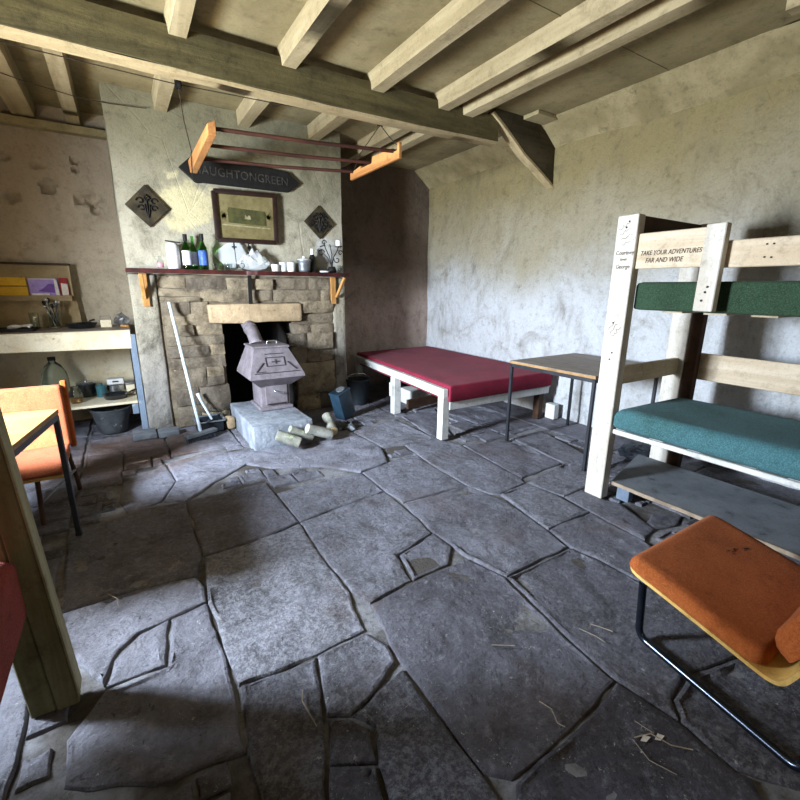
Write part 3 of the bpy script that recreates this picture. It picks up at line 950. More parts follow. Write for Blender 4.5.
def course(x0, x1, z0, z1, wl=(.18, .50)):
    x = x0
    while x < x1 - .02:
        w = random.uniform(*wl)
        if x1 - x - w < .10: w = x1 - x
        if random.random() < .22 and z1 - z0 > .12:
            k = z0 + (z1 - z0) * random.uniform(.4, .6)
            stone(x, x + w, z0, k, random.uniform(-.005, .03)); stone(x, x + w, k, z1, random.uniform(-.005, .03))
        else:
            stone(x, x + w, z0 + random.uniform(-.01, .01), z1 + random.uniform(-.01, .01), random.uniform(-.01, .03))
        x += w


for z0, z1 in ((1.28, 1.39), (1.16, 1.28)): course(.26, 1.90, z0, z1)
course(.27, .66, 1.045, 1.16); course(1.53, 1.90, 1.04, 1.16)
course(.27, .70, .955, 1.045); course(1.53, 1.90, .93, 1.04)
for z0, z1 in ((.86, .955), (.77, .86), (.66, .77), (.56, .66)): course(.28, .77, z0, z1)
course(.30, .74, .38, .56, (.2, .3))
stone(.50, .77, .13, .38, .05); course(.30, .50, .0, .38, (.15, .25)); course(.50, .76, .0, .13, (.13, .2))
course(1.44, 1.90, .84, .93, (.14, .25)); stone(1.40, 1.60, .70, .84, .0); stone(1.60, 1.88, .66, .84, .05)
course(1.42, 1.60, .50, .70, (.1, .2)); course(1.60, 1.90, .52, .66); course(1.44, 1.90, .34, .52); course(1.46, 1.90, .17, .34); course(1.46, 1.90, 0, .17)
finish('stonework', bm, M['stone'], fp, smooth=45)
bm = BM()
box(bm, .24, .765, 4.425, 4.50, 0, 1.40); box(bm, 1.46, 1.92, 4.425, 4.50, 0, 1.40); box(bm, .76, 1.47, 4.425, 4.50, 1.0, 1.40)
finish('mortar', bm, M['mortar_dark'], fp)
bm = BM()
box(bm, .65, 1.53, 4.34, 4.60, .965, 1.145)
rough(bevel(bm, .03, 2), .010, 5, 2, 3)
finish('lintel', bm, M['lintel'], fp, smooth=50)
for nm, x0, x1, lb in (('pilaster', .055, .255, 'grey plaster strip left of the stones'), ('pilaster', 1.905, 2.045, 'pale plaster strip right of the stones')):
    bm = BM(); box(bm, x0, x1, 4.40, 4.50, 0, 1.40)
    rough(bevel(bm, .008, 1), .008, 5, 4)
    finish(nm, bm, M['plaster_pier'], fp, smooth=50)['label'] = lb
# cheeks of the firebox
for x0, x1 in ((.724, .765), (1.455, 1.496)):
    bm = BM(); box(bm, x0, x1, 4.52, 5.03, 0, 1.06); rough(bm, .015, 4, 4)
    finish('firebox_cheek', bm, M['soot'], fp, smooth=50)

# mantelshelf
sh = thing('mantel_shelf', (1.0, 4.33, 1.42), 'long worn red-brown mantelshelf over the stone fireplace', 'shelf')
bm = BM()
n = 30
for i in range(n):
    a = .045 + 1.97 * i / n; b = .045 + 1.97 * (i + 1) / n
    def e(x, k): return .006 * noise.noise(Vector((x * 6, k, 2)))
    hexa(bm, [(a, 4.22 + e(a, 1), 1.408 + e(a, 2)), (b, 4.22 + e(b, 1), 1.408 + e(b, 2)), (b, 4.43, 1.41), (a, 4.43, 1.41),
              (a, 4.215 + e(a, 3), 1.442), (b, 4.215 + e(b, 3), 1.442), (b, 4.43, 1.446), (a, 4.43, 1.446)])
bmesh.ops.remove_doubles(bm, verts=bm.verts, dist=1e-5)
finish('board', bm, M['mantel'], sh, smooth=35)
for x in (.165, 1.90):
    b_ = bm = BM()
    plank(bm, (x, 4.385, 1.13), (x, 4.385, 1.405), .055, .025, (0, 1, 0))
    br = finish('bracket', bevel(bm, .003, 1), M['honey_wood'], sh)
    bm = BM()
    if x > 1: plank(bm, (x + .03, 4.37, 1.20), (x + .075, 4.25, 1.40), .03, .025)
    else: plank(bm, (x - .01, 4.37, 1.20), (x - .02, 4.25, 1.40), .03, .025)
    finish('strut', bevel(bm, .003, 1), M['honey_wood'], br)
bm = BM()
plank(bm, (1.03, 4.35, 1.14), (1.04, 4.36, 1.405), .035, .012, (0, 1, 0))
finish('iron_strap', bevel(bm, .002, 1), M['iron'], sh)

# ------------------------------------------------------------------ stove
bm = BM()
vs = box(bm, .755, 1.255, 3.43, 4.34, -.04, .200)
rough(bevel(bm, .012, 2), .006, 7, 3)
pb = tag(finish('stove_plinth', bm, M['plinth'], smooth=45), 'grey mortared stone plinth carrying the small iron stove', 'plinth')
st = thing('wood_stove', (1.08, 4.0, .205), 'small lilac-grey cast iron stove with a sloping hood on the plinth', 'stove')
bm = BM()
hexa(bm, [(.95, 3.88, .225), (1.21, 3.88, .225), (1.21, 4.2, .225), (.95, 4.2, .225), (.95, 3.88, .47), (1.21, 3.88, .47), (1.21, 4.2, .47), (.95, 4.2, .47)])
box(bm, .93, 1.23, 3.86, 4.22, .205, .235)
bmesh.ops.recalc_face_normals(bm, faces=bm.faces)
finish('firebox', bevel(bm, .005, 2), M['stove'], st, smooth=35)
bm = BM()
box(bm, .985, 1.185, 3.868, 3.884, .255, .43)
dr = finish('door', bevel(bm, .004, 2), M['stove'], st)
bm = BM()
tube(bm, bend([(1.06, 3.865, .385), (1.06, 3.835, .385), (1.09, 3.825, .375), (1.125, 3.83, .365)], .01), .007)
finish('door_handle', bm, M['chrome'], dr, smooth=60)
bm = BM()
tube(bm, [(1.0, 3.862, .262), (1.17, 3.862, .262)], .006)
finish('ash_lip', bm, M['stove_dark'], dr, smooth=60)
# hood: underside taper, rim, sloping faces
bm = BM()
def ring(x0, x1, y0, y1, z): return [(x0, y0, z), (x1, y0, z), (x1, y1, z), (x0, y1, z)]
hexa(bm, ring(.94, 1.22, 3.875, 4.22, .425) + ring(.84, 1.33, 3.77, 4.31, .515))
hexa(bm, ring(.84, 1.33, 3.77, 4.31, .515) + ring(.845, 1.325, 3.775, 4.305, .545))
hexa(bm, ring(.845, 1.325, 3.775, 4.305, .545) + ring(.92, 1.22, 3.90, 4.20, .775))
bmesh.ops.remove_doubles(bm, verts=bm.verts, dist=1e-5)
hd = finish('hood', bm, M['stove'], st)
bm = BM()
box(bm, .905, 1.235, 3.885, 4.215, .772, .79)
finish('top_plate', bevel(bm, .004, 2), M['stove'], hd)
# mouldings on the front slope of the hood: slope direction from (3.775,.545) to (3.90,.775)
sl = Vector((0, .125, .230)).normalized(); nn = Vector((0, -.230, .125)).normalized()
def on_slope(x, s, lift=.003): return Vector((x, 3.775, .545)) + sl * s + nn * lift
bm = BM()
for a, b in (((1.0, .085), (1.165, .085)), ((1.165, .085), (1.165, .165)), ((1.165, .165), (1.0, .165)), ((1.0, .165), (1.0, .085)), ((.885, .022), (1.285, .022)),
             ((.90, .035), (.985, .035)), ((1.0, .20), (1.17, .20))):
    plank(bm, on_slope(*a), on_slope(*b), .006, .006, nn)
for k in range(7):
    tube(bm, [on_slope(.905 + k * .010, .045 + k * .011), on_slope(.918 + k * .010, .05 + k * .011)], .006, 6)
    tube(bm, [on_slope(1.262 - k * .010, .045 + k * .011), on_slope(1.25 - k * .010, .05 + k * .011)], .006, 6)
tube(bm, [on_slope(1.05, .125), on_slope(1.12, .125)], .005, 6); tube(bm, [on_slope(1.085, .105), on_slope(1.085, .145)], .005, 6)
for k in range(6):
    y = 3.86 + k * .05
    tube(bm, [(.872 + .005 * (k % 2), y, .60 + .01 * (k % 2)), (.880, y + .03, .62)], .006, 6)
finish('moulding', bm, M['stove_dark'], hd)
bm = BM()
tube(bm, bend([(1.08, 4.06, .79), (1.08, 4.06, .815), (1.17, 4.06, .815), (1.17, 4.06, .79)], .008), .007)
finish('lid_handle', bm, M['chrome'], hd, smooth=60)
bm = BM()
tube(bm, bend([(1.005, 4.12, .78), (1.003, 4.22, .87), (.99, 4.60, 1.04)], .05), .060, 20)
fl_ = finish('flue_pipe', bm, M['stove'], st, smooth=60)
bm = BM()
tube(bm, [(1.0, 4.30, .905), (.9995, 4.315, .912)], .066, 20)
finish('collar', bm, M['stove'], fl_, smooth=60)
bm = BM()
tube(bm, [(1.005, 4.118, .785), (1.005, 4.125, .80)], .072, 20)
finish('collar', bm, M['stove'], fl_, smooth=60)

# logs in front of the plinth
def log(name, p0, p1, r, mb, lab, seed):
    p0 = Vector(p0); p1 = Vector(p1)
    t_ = thing(name, ((p0 + p1) / 2 - Vector((0, 0, r))), lab, 'log', 'cut logs in front of the stove plinth')
    bm = BM(); k = 8
    pts = [p0.lerp(p1, i / k) for i in range(k + 1)]
    tube(bm, pts, [r * (1 + .10 * noise.noise(Vector((i * .7, seed, 0)))) for i in range(k + 1)], 14)
    for v in bm.verts: v.co += noise.noise_vector(v.co * 22 + Vector((seed, 0, 0))) * r * .10
    finish('bark', bm, mb, t_, smooth=45)
    bm = BM(); d = (p1 - p0).normalized()
    tube(bm, [p1 + d * .001, p1 + d * .006], [r * .93, r * .86], 14)
    for v in bm.verts: v.co += noise.noise_vector(v.co * 30 + Vector((seed, 0, 0))) * .003
    finish('cut_end', bm, M['log_end'] if mb is M['log_bark'] else M['log_pale'], t_, smooth=45)
log('log', (.92, 3.355, .135), (1.085, 3.295, .058), .046, M['log_bark'], 'green mossy log with splintered pale end, leftmost in front of the plinth', 1)
log('log', (1.04, 3.385, .155), (1.225, 3.378, .057), .034, M['log_bark'], 'thin greenish log with orange cut end, second from the left', 2)
log('log', (1.175, 3.345, .150), (1.385, 3.345, .060), .043, M['log_pale'], 'smooth pale grey log, third from the left beside the plinth', 3)
log('log', (1.48, 3.66, .13), (1.44, 3.42, .055), .045, M['log_bark'], 'short green log end pointing at the room, rightmost of the logs', 4)
bm = BM()
box(bm, -.04, .04, -.07, .07, -.05, .06); rough(bevel(bm, .03, 2), .012, 8, 1, 5)
for v in bm.verts: v.co += Vector((.708, 4.18, .055))
tag(finish('hearth_stone', bm, M['lintel'], smooth=50), 'rounded tan stone lying left of the stove plinth', 'stone')
random.seed(3)
bm = BM()
for k in range(26):
    x = random.uniform(1.46, 1.75); y = random.uniform(3.5, 3.72)
    if x < 1.56 and y > 3.4: x += .12
    s = random.uniform(.012, .035)
    b2 = bmesh.ops.create_icosphere(bm, subdivisions=1, radius=s)
    for v in b2['verts']: v.co += noise.noise_vector(v.co * 40 + Vector((k, 0, 0))) * s * .7 + Vector((x, y, s * .6))
tag(finish('rubble', bm, M['block'], smooth=30), 'small loose rubble on the floor right of the logs', 'rubble', kind='stuff')

# blue steel boxes and dark bin right of the stove
def slanted_can(name, px, py, w, d, h, lean, rot, mat, lab, cat, handle=True, extra=None):
    R_ = Matrix.Rotation(rot, 3, 'Z') @ Matrix.Rotation(lean, 3, 'Y')
    t_ = thing(name, (px, py, 0), lab, cat)
    bm = BM(); box(bm, 0, w, 0, d, 0, h)
    box(bm, -.006, w + .006, -.006, d + .006, h - .012, h)
    bevel(bm, .006, 2)
    lift = min((R_ @ v.co).z for v in bm.verts)
    def T(p): return R_ @ Vector(p) + Vector((px, py, -lift))
    for v in bm.verts: v.co = T(v.co)
    finish('body', bm, mat, t_, smooth=30)
    if handle:
        bm = BM(); tube(bm, bend([T((w * .2, d * .5, h)), T((w * .2, d * .5, h + .045)), T((w * .8, d * .5, h + .045)), T((w * .8, d * .5, h))], .02), .005)
        finish('carry_handle', bm, M['chrome'], t_, smooth=60)
    bm = BM(); tube(bm, [T((w * .6, d * .5, h)), T((w * .6, d * .5, h + .012))], .045, 16)
    finish('cap', bm, M['tin'], t_, smooth=40)
slanted_can('fuel_can', 1.745, 3.83, .17, .13, .29, -.30, .38, M['blue_plastic'], 'dark blue metal box leaning left on the floor, right of the stove logs', 'box', False)
t = thing('coal_bucket', (2.16, 4.36, 0), 'black bucket with a metal bail in the shadow beside the red bed', 'bucket')
bm = BM(); lathe(bm, [(0, 0), (.10, 0), (.135, .28), (.142, .285), (.142, .295), (.128, .295), (.095, .01), (0, .01)], (2.16, 4.36, 0))
finish('pail', bm, M['dark_bin'], t, smooth=50)
bm = BM(); tube(bm, [(2.16 + .135 * math.cos(a), 4.36 + .02, .29 + .06 * math.sin(a)) for a in [math.pi * i / 12 for i in range(13)]], .004)
finish('bail', bm, M['chrome'], t, smooth=60)

# broom and hearth shovel box
br = thing('broom', (.42, 3.97, 0), 'broom with a long white handle leaning on the fireplace stones', 'broom')
bm = BM()
tube(bm, [(.335, 4.345, 1.165), (.43, 3.99, .06)], .0135, 12)
finish('handle', bm, M['white_handle'], br, smooth=60)
bm = BM(); plank(bm, (.30, 3.91, .055), (.56, 4.03, .055), .06, .03); bevel(bm, .006, 2)
hd_ = finish('broom_head', bm, M['block'], br)
bm = BM()
random.seed(5)
for i in range(26):
    for j in (-1, 0, 1):
        a = i / 25
        p = Vector((.305 + .25 * a, 3.912 + .115 * a + j * .02, .042))
        tube(bm, [p, p + Vector((random.uniform(-.006, .006), j * .008, -.040))], .004, 5)
finish('bristles', bm, M['bristle'], hd_)

t = thing('ash_box', (.58, 4.22, 0), 'black open metal ash box on the floor behind the broom', 'box')
bm = BM()
def tray(bm, x0, x1, y0, y1, z0, z1, th=.006):
    box(bm, x0, x1, y0, y1, z0, z0 + th)
    box(bm, x0, x0 + th, y0, y1, z0, z1); box(bm, x1 - th, x1, y0, y1, z0, z1)
    box(bm, x0, x1, y0, y0 + th, z0, z1); box(bm, x0, x1, y1 - th, y1, z0, z1)
tray(bm, .43, .65, 4.12, 4.34, 0, .10)
finish('tray', bm, M['dark_bin'], t)
bm = BM()
for a, b in (((.42, 4.115, .103), (.66, 4.115, .103)), ((.66, 4.115, .103), (.66, 4.345, .103)), ((.42, 4.345, .103), (.66, 4.345, .103)), ((.42, 4.345, .103), (.42, 4.115, .103))):
    plank(bm, a, b, .022, .008)
finish('rim', bm, M['block'], t)
t = thing('hearth_brush', (.55, 4.25, .05), 'short white-handled hearth brush standing in the black ash box', 'brush')
bm = BM(); tube(bm, [(.475, 4.30, .34), (.49, 4.28, .28), (.56, 4.20, .10)], [.019, .012, .011], 10)
finish('handle', bm, M['white_handle'], t, smooth=60)
bm = BM(); plank(bm, (.545, 4.215, .10), (.60, 4.165, .022), .07, .03); bevel(bm, .005, 1)
finish('bristles', bm, M['bristle'], t)

for x0, x1, y0, y1, lab in ((-.08, .10, 4.25, 4.43, 'left half of the grey stone block at the foot of the blue counter leg'),
                            (.11, .28, 4.24, 4.37, 'right half of the grey stone block beside the blue counter leg')):
    bm = BM(); box(bm, x0, x1, y0 - .06, y1 - .06, 0, .055); rough(bevel(bm, .012, 2), .006, 8, 2, x0)
    tag(finish('stone_block', bm, M['block'], smooth=45), lab, 'block', 'grey stone blocks at the counter foot')

# ------------------------------------------------------------------ pieces on the chimney breast
t = thing('name_board', (1.05, 4.38, 2.17), 'black iron name sign with pointed ends reading HAUGHTONGREEN high on the chimney', 'sign')
bm = BM()
prism(bm, [(.535, 2.275), (.655, 2.175), (1.47, 2.180), (1.585, 2.265), (1.475, 2.355), (.655, 2.385)], 1, 4.385, 4.425)
bevel(bm, .004, 1)
finish('board', bm, M['sign'], t)


def text(name, body, size, mat, loc, rot, parent, extrude=.002, shear=0., space=1., offset=0., align='CENTER', sx=1.):
    c = bpy.data.curves.new(name, 'FONT'); c.body = body; c.size = size; c.extrude = extrude
    c.shear = shear; c.space_character = space; c.offset = offset; c.align_x = align; c.align_y = 'CENTER'
    c.resolution_u = 3
    tmp = bpy.data.objects.new(name, c); COL.objects.link(tmp)
    bpy.context.view_layer.update()
    me = bpy.data.meshes.new_from_object(tmp.evaluated_get(bpy.context.evaluated_depsgraph_get()))
    bpy.data.objects.remove(tmp)
    me.materials.clear(); me.materials.append(mat)
    me.transform(Matrix.Diagonal((sx, 1, 1, 1)))
    o = bpy.data.objects.new(name, me); COL.objects.link(o)
    o.parent = parent
    o.location = Vector(loc) - origin_of(parent); o.rotation_euler = rot
    return o


text('lettering', 'HAUGHTONGREEN', .098, M['letter'], (1.06, 4.384, 2.268), (math.pi / 2, math.radians(.6), 0), t, .004, space=1.05, sx=.92)

t = thing('framed_picture', (1.06, 4.40, 1.71), 'dark-framed faded photograph of a long low cottage hanging on the chimney', 'picture')
F4 = [(.797, 1.712), (1.325, 1.714), (1.333, 2.132), (.793, 2.118)]
bm = BM()
for i in range(4):
    a = F4[i]; b = F4[(i + 1) % 4]
    plank(bm, (a[0], 4.392, a[1]), (b[0], 4.392, b[1]), .04, .042, (0, 1, 0))
bevel(bm, .008, 2)
finish('frame', bm, M['frame_wood'], t, smooth=40)
bm = BM()
prism(bm, [(.81, 1.725), (1.31, 1.727), (1.32, 2.12), (.805, 2.106)], 1, 4.392, 4.405)
pr_ = finish('print', bm, M['photo'], t)
bm = BM()
prism(bm, [(.90, 1.865), (1.24, 1.858), (1.24, 1.945), (1.245, 1.945), (1.235, 1.985), (.905, 1.995), (.895, 1.952), (.90, 1.952)], 1, 4.389, 4.392)
finish('printed_cottage', bm, M['photo_dark'], pr_)
for tr in (((.845, .022), (.872, .016), (.865, .018)), ((1.268, .02), (1.285, .014), (1.262, .015))):
    tb = BM()
    for x, r in tr:
        zc = 1.915 + (x * 37 % 1) * .03
        prism(tb, [(x + r * (1 + .3 * math.sin(k * 2.7)) * math.cos(k * .628), zc + r * 1.5 * (1 + .3 * math.cos(k * 3.1)) * math.sin(k * .628)) for k in range(10)], 1, 4.3895, 4.392)
    finish('printed_trees', tb, M['photo_tree'], pr_)
bm = BM()
prism(bm, [(1.045, 1.905), (1.10, 1.905), (1.098, 1.93), (1.085, 1.942), (1.07, 1.925), (1.05, 1.94)], 1, 4.3875, 4.389)
prism(bm, [(.84, 1.84), (1.28, 1.832), (1.28, 1.842), (.84, 1.852)], 1, 4.3875, 4.389)
finish('printed_path', bm, M['photo_pale'], pr_)

def scroll(bm, c, r0, r1, a0, a1, y, r, sgn=1, n=18):
    pts = []
    for i in range(n + 1):
        s = i / n; a = a0 + (a1 - a0) * s; rr = r0 + (r1 - r0) * s
        pts.append((c[0] + sgn * rr * math.cos(a), y, c[1] + rr * math.sin(a)))
    tube(bm, pts, r, 6)


def plaque(cx, cz, w, h, lab, dense):
    t_ = thing('diamond_plaque', (cx, 4.40, cz - h), lab, 'plaque', 'diamond iron plaques on the chimney breast')
    bm = BM(); prism(bm, [(cx - w, cz), (cx + .005, cz - h), (cx + w, cz - .01), (cx, cz + h)], 1, 4.404, 4.425); bevel(bm, .003, 1)
    finish('plate', bm, M['iron_plate'], t_)
    bm = BM()
    y = 4.397
    for s in (-1, 1):
        scroll(bm, (cx + s * .05, cz + .035), .028, .012, 0, 5.2, y, .006, s)
        scroll(bm, (cx + s * .045, cz - .02), .026, .010, 0, 5.4, y, .006, s)
        tube(bm, [(cx + s * .02, y, cz + .01), (cx + s * .012, y, cz - .05), (cx, y, cz - .09)], .006, 6)
        if dense:
            for k in range(4):
                scroll(bm, (cx + s * (.03 + .024 * k), cz + .07 - .035 * k), .014, .006, 0, 5, y, .005, s)
                scroll(bm, (cx + s * (.02 + .02 * k), cz - .09 + .024 * k), .012, .005, 0, 5, y, .005, s)
    scroll(bm, (cx, cz + .055), .022, .010, 0, 6.2, y, .008)
    tube(bm, [(cx, y, cz + .09), (cx, y, cz - .08)], .006, 6)
    finish('iron_scrollwork', bm, M['iron'], t_, smooth=60)
plaque(.267, 1.945, .160, .165, 'diamond-shaped dark metal plaque with a flower vase relief, left of the picture', False)
plaque(1.783, 1.937, .160, .160, 'diamond-shaped black openwork plaque right of the framed picture', True)

# ------------------------------------------------------------------ things on the mantelshelf
ZM = 1.447
BP = [(0, 0), (.034, 0), (.036, .01), (.036, .165), (.033, .185), (.018, .215), (.0135, .235), (.0135, .285), (.0155, .287), (.0155, .295), (0, .295)]
def bottle(x, y, h, r, gm, lm, lab, neck, clean=True):
    t_ = thing('wine_bottle', (x, y, ZM), lab, 'bottle', 'wine bottles on the mantelshelf')
    k = h / .295; q = r / .036
    bm = BM(); lathe(bm, [(a * q, b * k) for a, b in BP], (x, y, ZM), 24)
    g = finish('glass', bm, gm, t_, smooth=60)
    bm = BM(); lathe(bm, [(.0368 * q, .035 * k), (.0372 * q, .037 * k), (.0372 * q, .155 * k), (.0368 * q, .157 * k)], (x, y, ZM), 24)
    finish('paper_label', bm, lm, t_, smooth=60)
    if neck:
        bm = BM(); lathe(bm, [(.0145 * q, .237 * k), (.016 * q, .238 * k), (.0168 * q, .297 * k), (0, .298 * k)], (x, y, ZM), 20)
        finish('neck_foil', bm, neck, t_, smooth=50)
bottle(.515, 4.32, .285, .037, M['green_glass'], M['label_white'], 'green wine bottle with a white label and dark neck, left one of the green pair', M['iron'])
bottle(.578, 4.385, .280, .030, M['green_glass'], M['label_white'], 'green wine bottle half hidden behind the other two green bottles', None)
bottle(.645, 4.31, .295, .037, M['green_glass'], M['label_blue'], 'green wine bottle with a blue label and dark neck, rightmost of the green ones', M['iron'])
t = thing('white_tin', (.41, 4.32, ZM), 'whitish cylindrical tin with a dark slanted top, left of the green bottles', 'tin')
bm = BM(); lathe(bm, [(0, 0), (.048, 0), (.050, .008), (.050, .185), (.046, .20), (.03, .212), (0, .215)], (.41, 4.32, ZM), 26)
finish('body', bm, M['label_white'], t, smooth=50)
bm = BM(); plank(bm, (.36, 4.31, ZM + .225), (.47, 4.31, ZM + .215), .05, .006); finish('lid', bm, M['iron'], t)
t = thing('small_bottle', (.305, 4.32, ZM), 'tiny clear bottle with a pink label at the left end of the mantelshelf', 'bottle')
bm = BM(); lathe(bm, [(0, 0), (.022, 0), (.024, .005), (.024, .06), (.010, .075), (.010, .095), (.012, .10), (0, .10)], (.305, 4.32, ZM), 18)
finish('glass', bm, M['clear_glass'], t, smooth=60)
bm = BM(); lathe(bm, [(.0245, .012), (.0248, .045)], (.305, 4.32, ZM), 18); finish('paper_label', bm, simple('pink_label', rgb('c98c95'), rgb('b87882'), 20, rough=.6, bump=0), t)

# glass tumblers
def tumbler(name, x, y, z, r, h, mat, lab, cat, grp=None, wall=.003):
    bm = BM(); lathe(bm, [(0, 0), (r * .85, 0), (r, h), (r - wall, h), (r * .85 - wall, .006), (0, .006)], (x, y, z), 20)
    return tag(finish(name, bm, mat, smooth=50), lab, cat, grp)
tumbler('drinking_glass', .735, 4.30, ZM, .028, .05, M['clear_glass'], 'small clear glass right of the blue-labelled bottle', 'glass')
tumbler('drinking_glass', .845, 4.285, ZM, .034, .055, M['clear_glass'], 'small squat clear glass at the foot of the wire cross stand', 'glass')

# wire cross stand
t = thing('wire_stand', (.905, 4.30, ZM), 'thin black wire stand with a cross top in front of the crumpled plastic', 'stand')
bm = BM()
tube(bm, [(.915, 4.27, ZM + .003), (.905, 4.27, ZM + .23)], .0035, 6)
tube(bm, [(.885, 4.27, ZM + .20), (.925, 4.27, ZM + .20)], .007, 6)
tube(bm, [(.905, 4.27, ZM + .18), (.905, 4.27, ZM + .24)], .007, 6)
scroll(bm, (.96, ZM + .045), .028, .014, -2.5, 2.6, 4.27, .003)
tube(bm, [(.935, 4.27, ZM + .05), (.915, 4.27, ZM + .02)], .003, 6)
tube(bm, [(.88, 4.25, ZM + .003), (.95, 4.29, ZM + .003)], .003, 6)
finish('wire', bm, M['iron'], t, smooth=60)

# crumpled plastic: faceted lens shape + heap
random.seed(11)
bm = BM()
r_ = bmesh.ops.create_icosphere(bm, subdivisions=4, radius=1)
for v in bm.verts:
    p = v.co.copy()
    k = 1 + .22 * noise.noise(p * 2.2) + .14 * noise.noise(p * 6) + .06 * noise.noise(p * 14)
    z = p.z * .5 + .5
    v.co = Vector((1.085 + p.x * .16 * k * (1.15 - .75 * z), 4.335 + p.y * .045 * k, ZM + .002 + max(0, z * k) * .17))
tag(finish('plastic_bag', bm, M['film'], smooth=20), 'crumpled clear plastic heap in the middle of the mantelshelf', 'plastic')
bm = BM()
prism(bm, [(.735, 1.60), (.86, 1.475), (1.0, 1.50), (1.03, 1.60), (.98, 1.72), (.87, 1.70)], 1, 4.385, 4.397)
rough(bevel(bm, .006, 2), .006, 14, 1)
for v in bm.verts: v.co.z -= .012
tag(finish('plastic_sheet', bm, M['film'], smooth=25), 'stiff clear plastic sheet leaning on the wall behind the wire stand', 'plastic')
bm = BM()
for k, (x, z, r) in enumerate(((1.055, 1.66, .018), (1.07, 1.63, .022), (1.05, 1.60, .02), (1.075, 1.575, .022), (1.06, 1.70, .012))):
    b2 = bmesh.ops.create_icosphere(bm, subdivisions=2, radius=r)
    for v in b2['verts']: v.co += Vector((x + .01, 4.39, z)) + noise.noise_vector(v.co * 50 + Vector((k, 0, 0))) * .008
tube(bm, [(1.06, 4.395, 1.71), (1.065, 4.40, 1.56)], .006, 6)
tag(finish('dried_sprig', bm, M['iron'], smooth=30), 'dark dried sprig hanging below the left corner of the picture frame', 'sprig')

random.seed(4)
tumbler('tea_light', 1.275, 4.30, ZM, .038, .062, M['wax'], 'lowest white cup left of the other white cups on the mantelshelf', 'cup', 'white cups on the mantelshelf')
tumbler('tea_light', 1.355, 4.32, ZM, .036, .085, M['wax'], 'middle white cup in the row on the mantelshelf', 'cup', 'white cups on the mantelshelf')
tumbler('tea_light', 1.43, 4.30, ZM, .042, .085, M['wax'], 'widest white cup, next to the grey lidded pot', 'cup', 'white cups on the mantelshelf')
t = thing('lidded_pot', (1.565, 4.31, ZM), 'grey ribbed lidded pot on the right part of the mantelshelf', 'pot')
bm = BM()
lathe(bm, [(0, 0), (.050, 0), (.056, .01), (.060, .03), (.058, .035), (.062, .06), (.060, .065), (.066, .095), (.072, .105), (.072, .112), (0, .112)], (1.565, 4.31, ZM), 26)
finish('body', bm, M['tin'], t, smooth=40)
bm = BM(); lathe(bm, [(.070, .112), (.060, .122), (.02, .128), (.012, .135), (.012, .15), (0, .152)], (1.565, 4.31, ZM), 26)
finish('lid', bm, M['wax'], t, smooth=40)
t = thing('dark_bottle', (1.675, 4.365, ZM), 'dark brown bottle with a pale neck behind the grey pot', 'bottle')
bm = BM(); lathe(bm, [(0, 0), (.037, 0), (.038, .12), (.030, .15), (.016, .175), (.015, .20), (0, .20)], (1.675, 4.365, ZM), 22)
finish('body', bm, M['black_plastic'], t, smooth=50)
bm = BM(); lathe(bm, [(.0175, .165), (.018, .215), (.016, .228), (0, .23)], (1.675, 4.365, ZM), 18); finish('neck', bm, M['wax'], t, smooth=50)
bm = BM(); lathe(bm, [(0, 0), (.045, 0), (.052, .010), (.050, .014), (0, .009)], (1.765, 4.27, ZM), 22)
tag(finish('saucer', bm, M['wax'], smooth=50), 'small yellowish saucer near the right end of the mantelshelf', 'dish')
tumbler('glass_jar', 1.955, 4.31, ZM, .030, .075, M['clear_glass'], 'clear glass jar at the far right end of the mantelshelf', 'jar')

t = thing('scroll_candle_holder', (1.86, 4.32, ZM), 'black wrought iron scroll candle holder with one white candle on the mantelshelf', 'candle holder')
bm = BM()
lathe(bm, [(0, 0), (.045, 0), (.048, .02), (.035, .055), (.03, .06), (0, .06)], (1.865, 4.32, ZM), 20)
finish('base', bm, M['iron'], t, smooth=50)
bm = BM(); y = 4.32
tube(bm, [(1.865, y, ZM + .05), (1.845, y, ZM + .15), (1.80, y, ZM + .24), (1.79, y, ZM + .30)], .005, 6)
tube(bm, [(1.865, y, ZM + .05), (1.87, y, ZM + .18), (1.85, y, ZM + .28)], .005, 6)
tube(bm, [(1.868, y, ZM + .05), (1.885, y, ZM + .15), (1.93, y, ZM + .22), (1.945, y, ZM + .255)], .005, 6)
tube(bm, [(1.865, y, ZM + .06), (1.82, y, ZM + .15), (1.77, y, ZM + .19)], .004, 6)
scroll(bm, (1.755, ZM + .19), .038, .012, 0.2, 6.2, y, .005)
scroll(bm, (1.925, ZM + .13), .034, .012, 2.8, 8.6, y, .005)
scroll(bm, (1.965, ZM + .20), .026, .012, 0, 6, y, .005)
scroll(bm, (1.79, ZM + .29), .026, .010, 0, 6, y, .005)
tube(bm, [(1.745, y, ZM + .25), (1.795, y, ZM + .265)], .006, 6)
finish('iron_scrolls', bm, M['iron'], t, smooth=60)
bm = BM(); lathe(bm, [(0, 0), (.034, 0), (.038, .008), (0, .008)], (1.945, y, ZM + .255), 20); finish('candle_dish', bm, M['iron'], t, smooth=50)
bm = BM(); lathe(bm, [(0, 0), (.028, 0), (.028, .055), (.012, .065), (0, .066)], (1.945, y, ZM + .263), 20); finish('candle', bm, M['wax'], t, smooth=50)

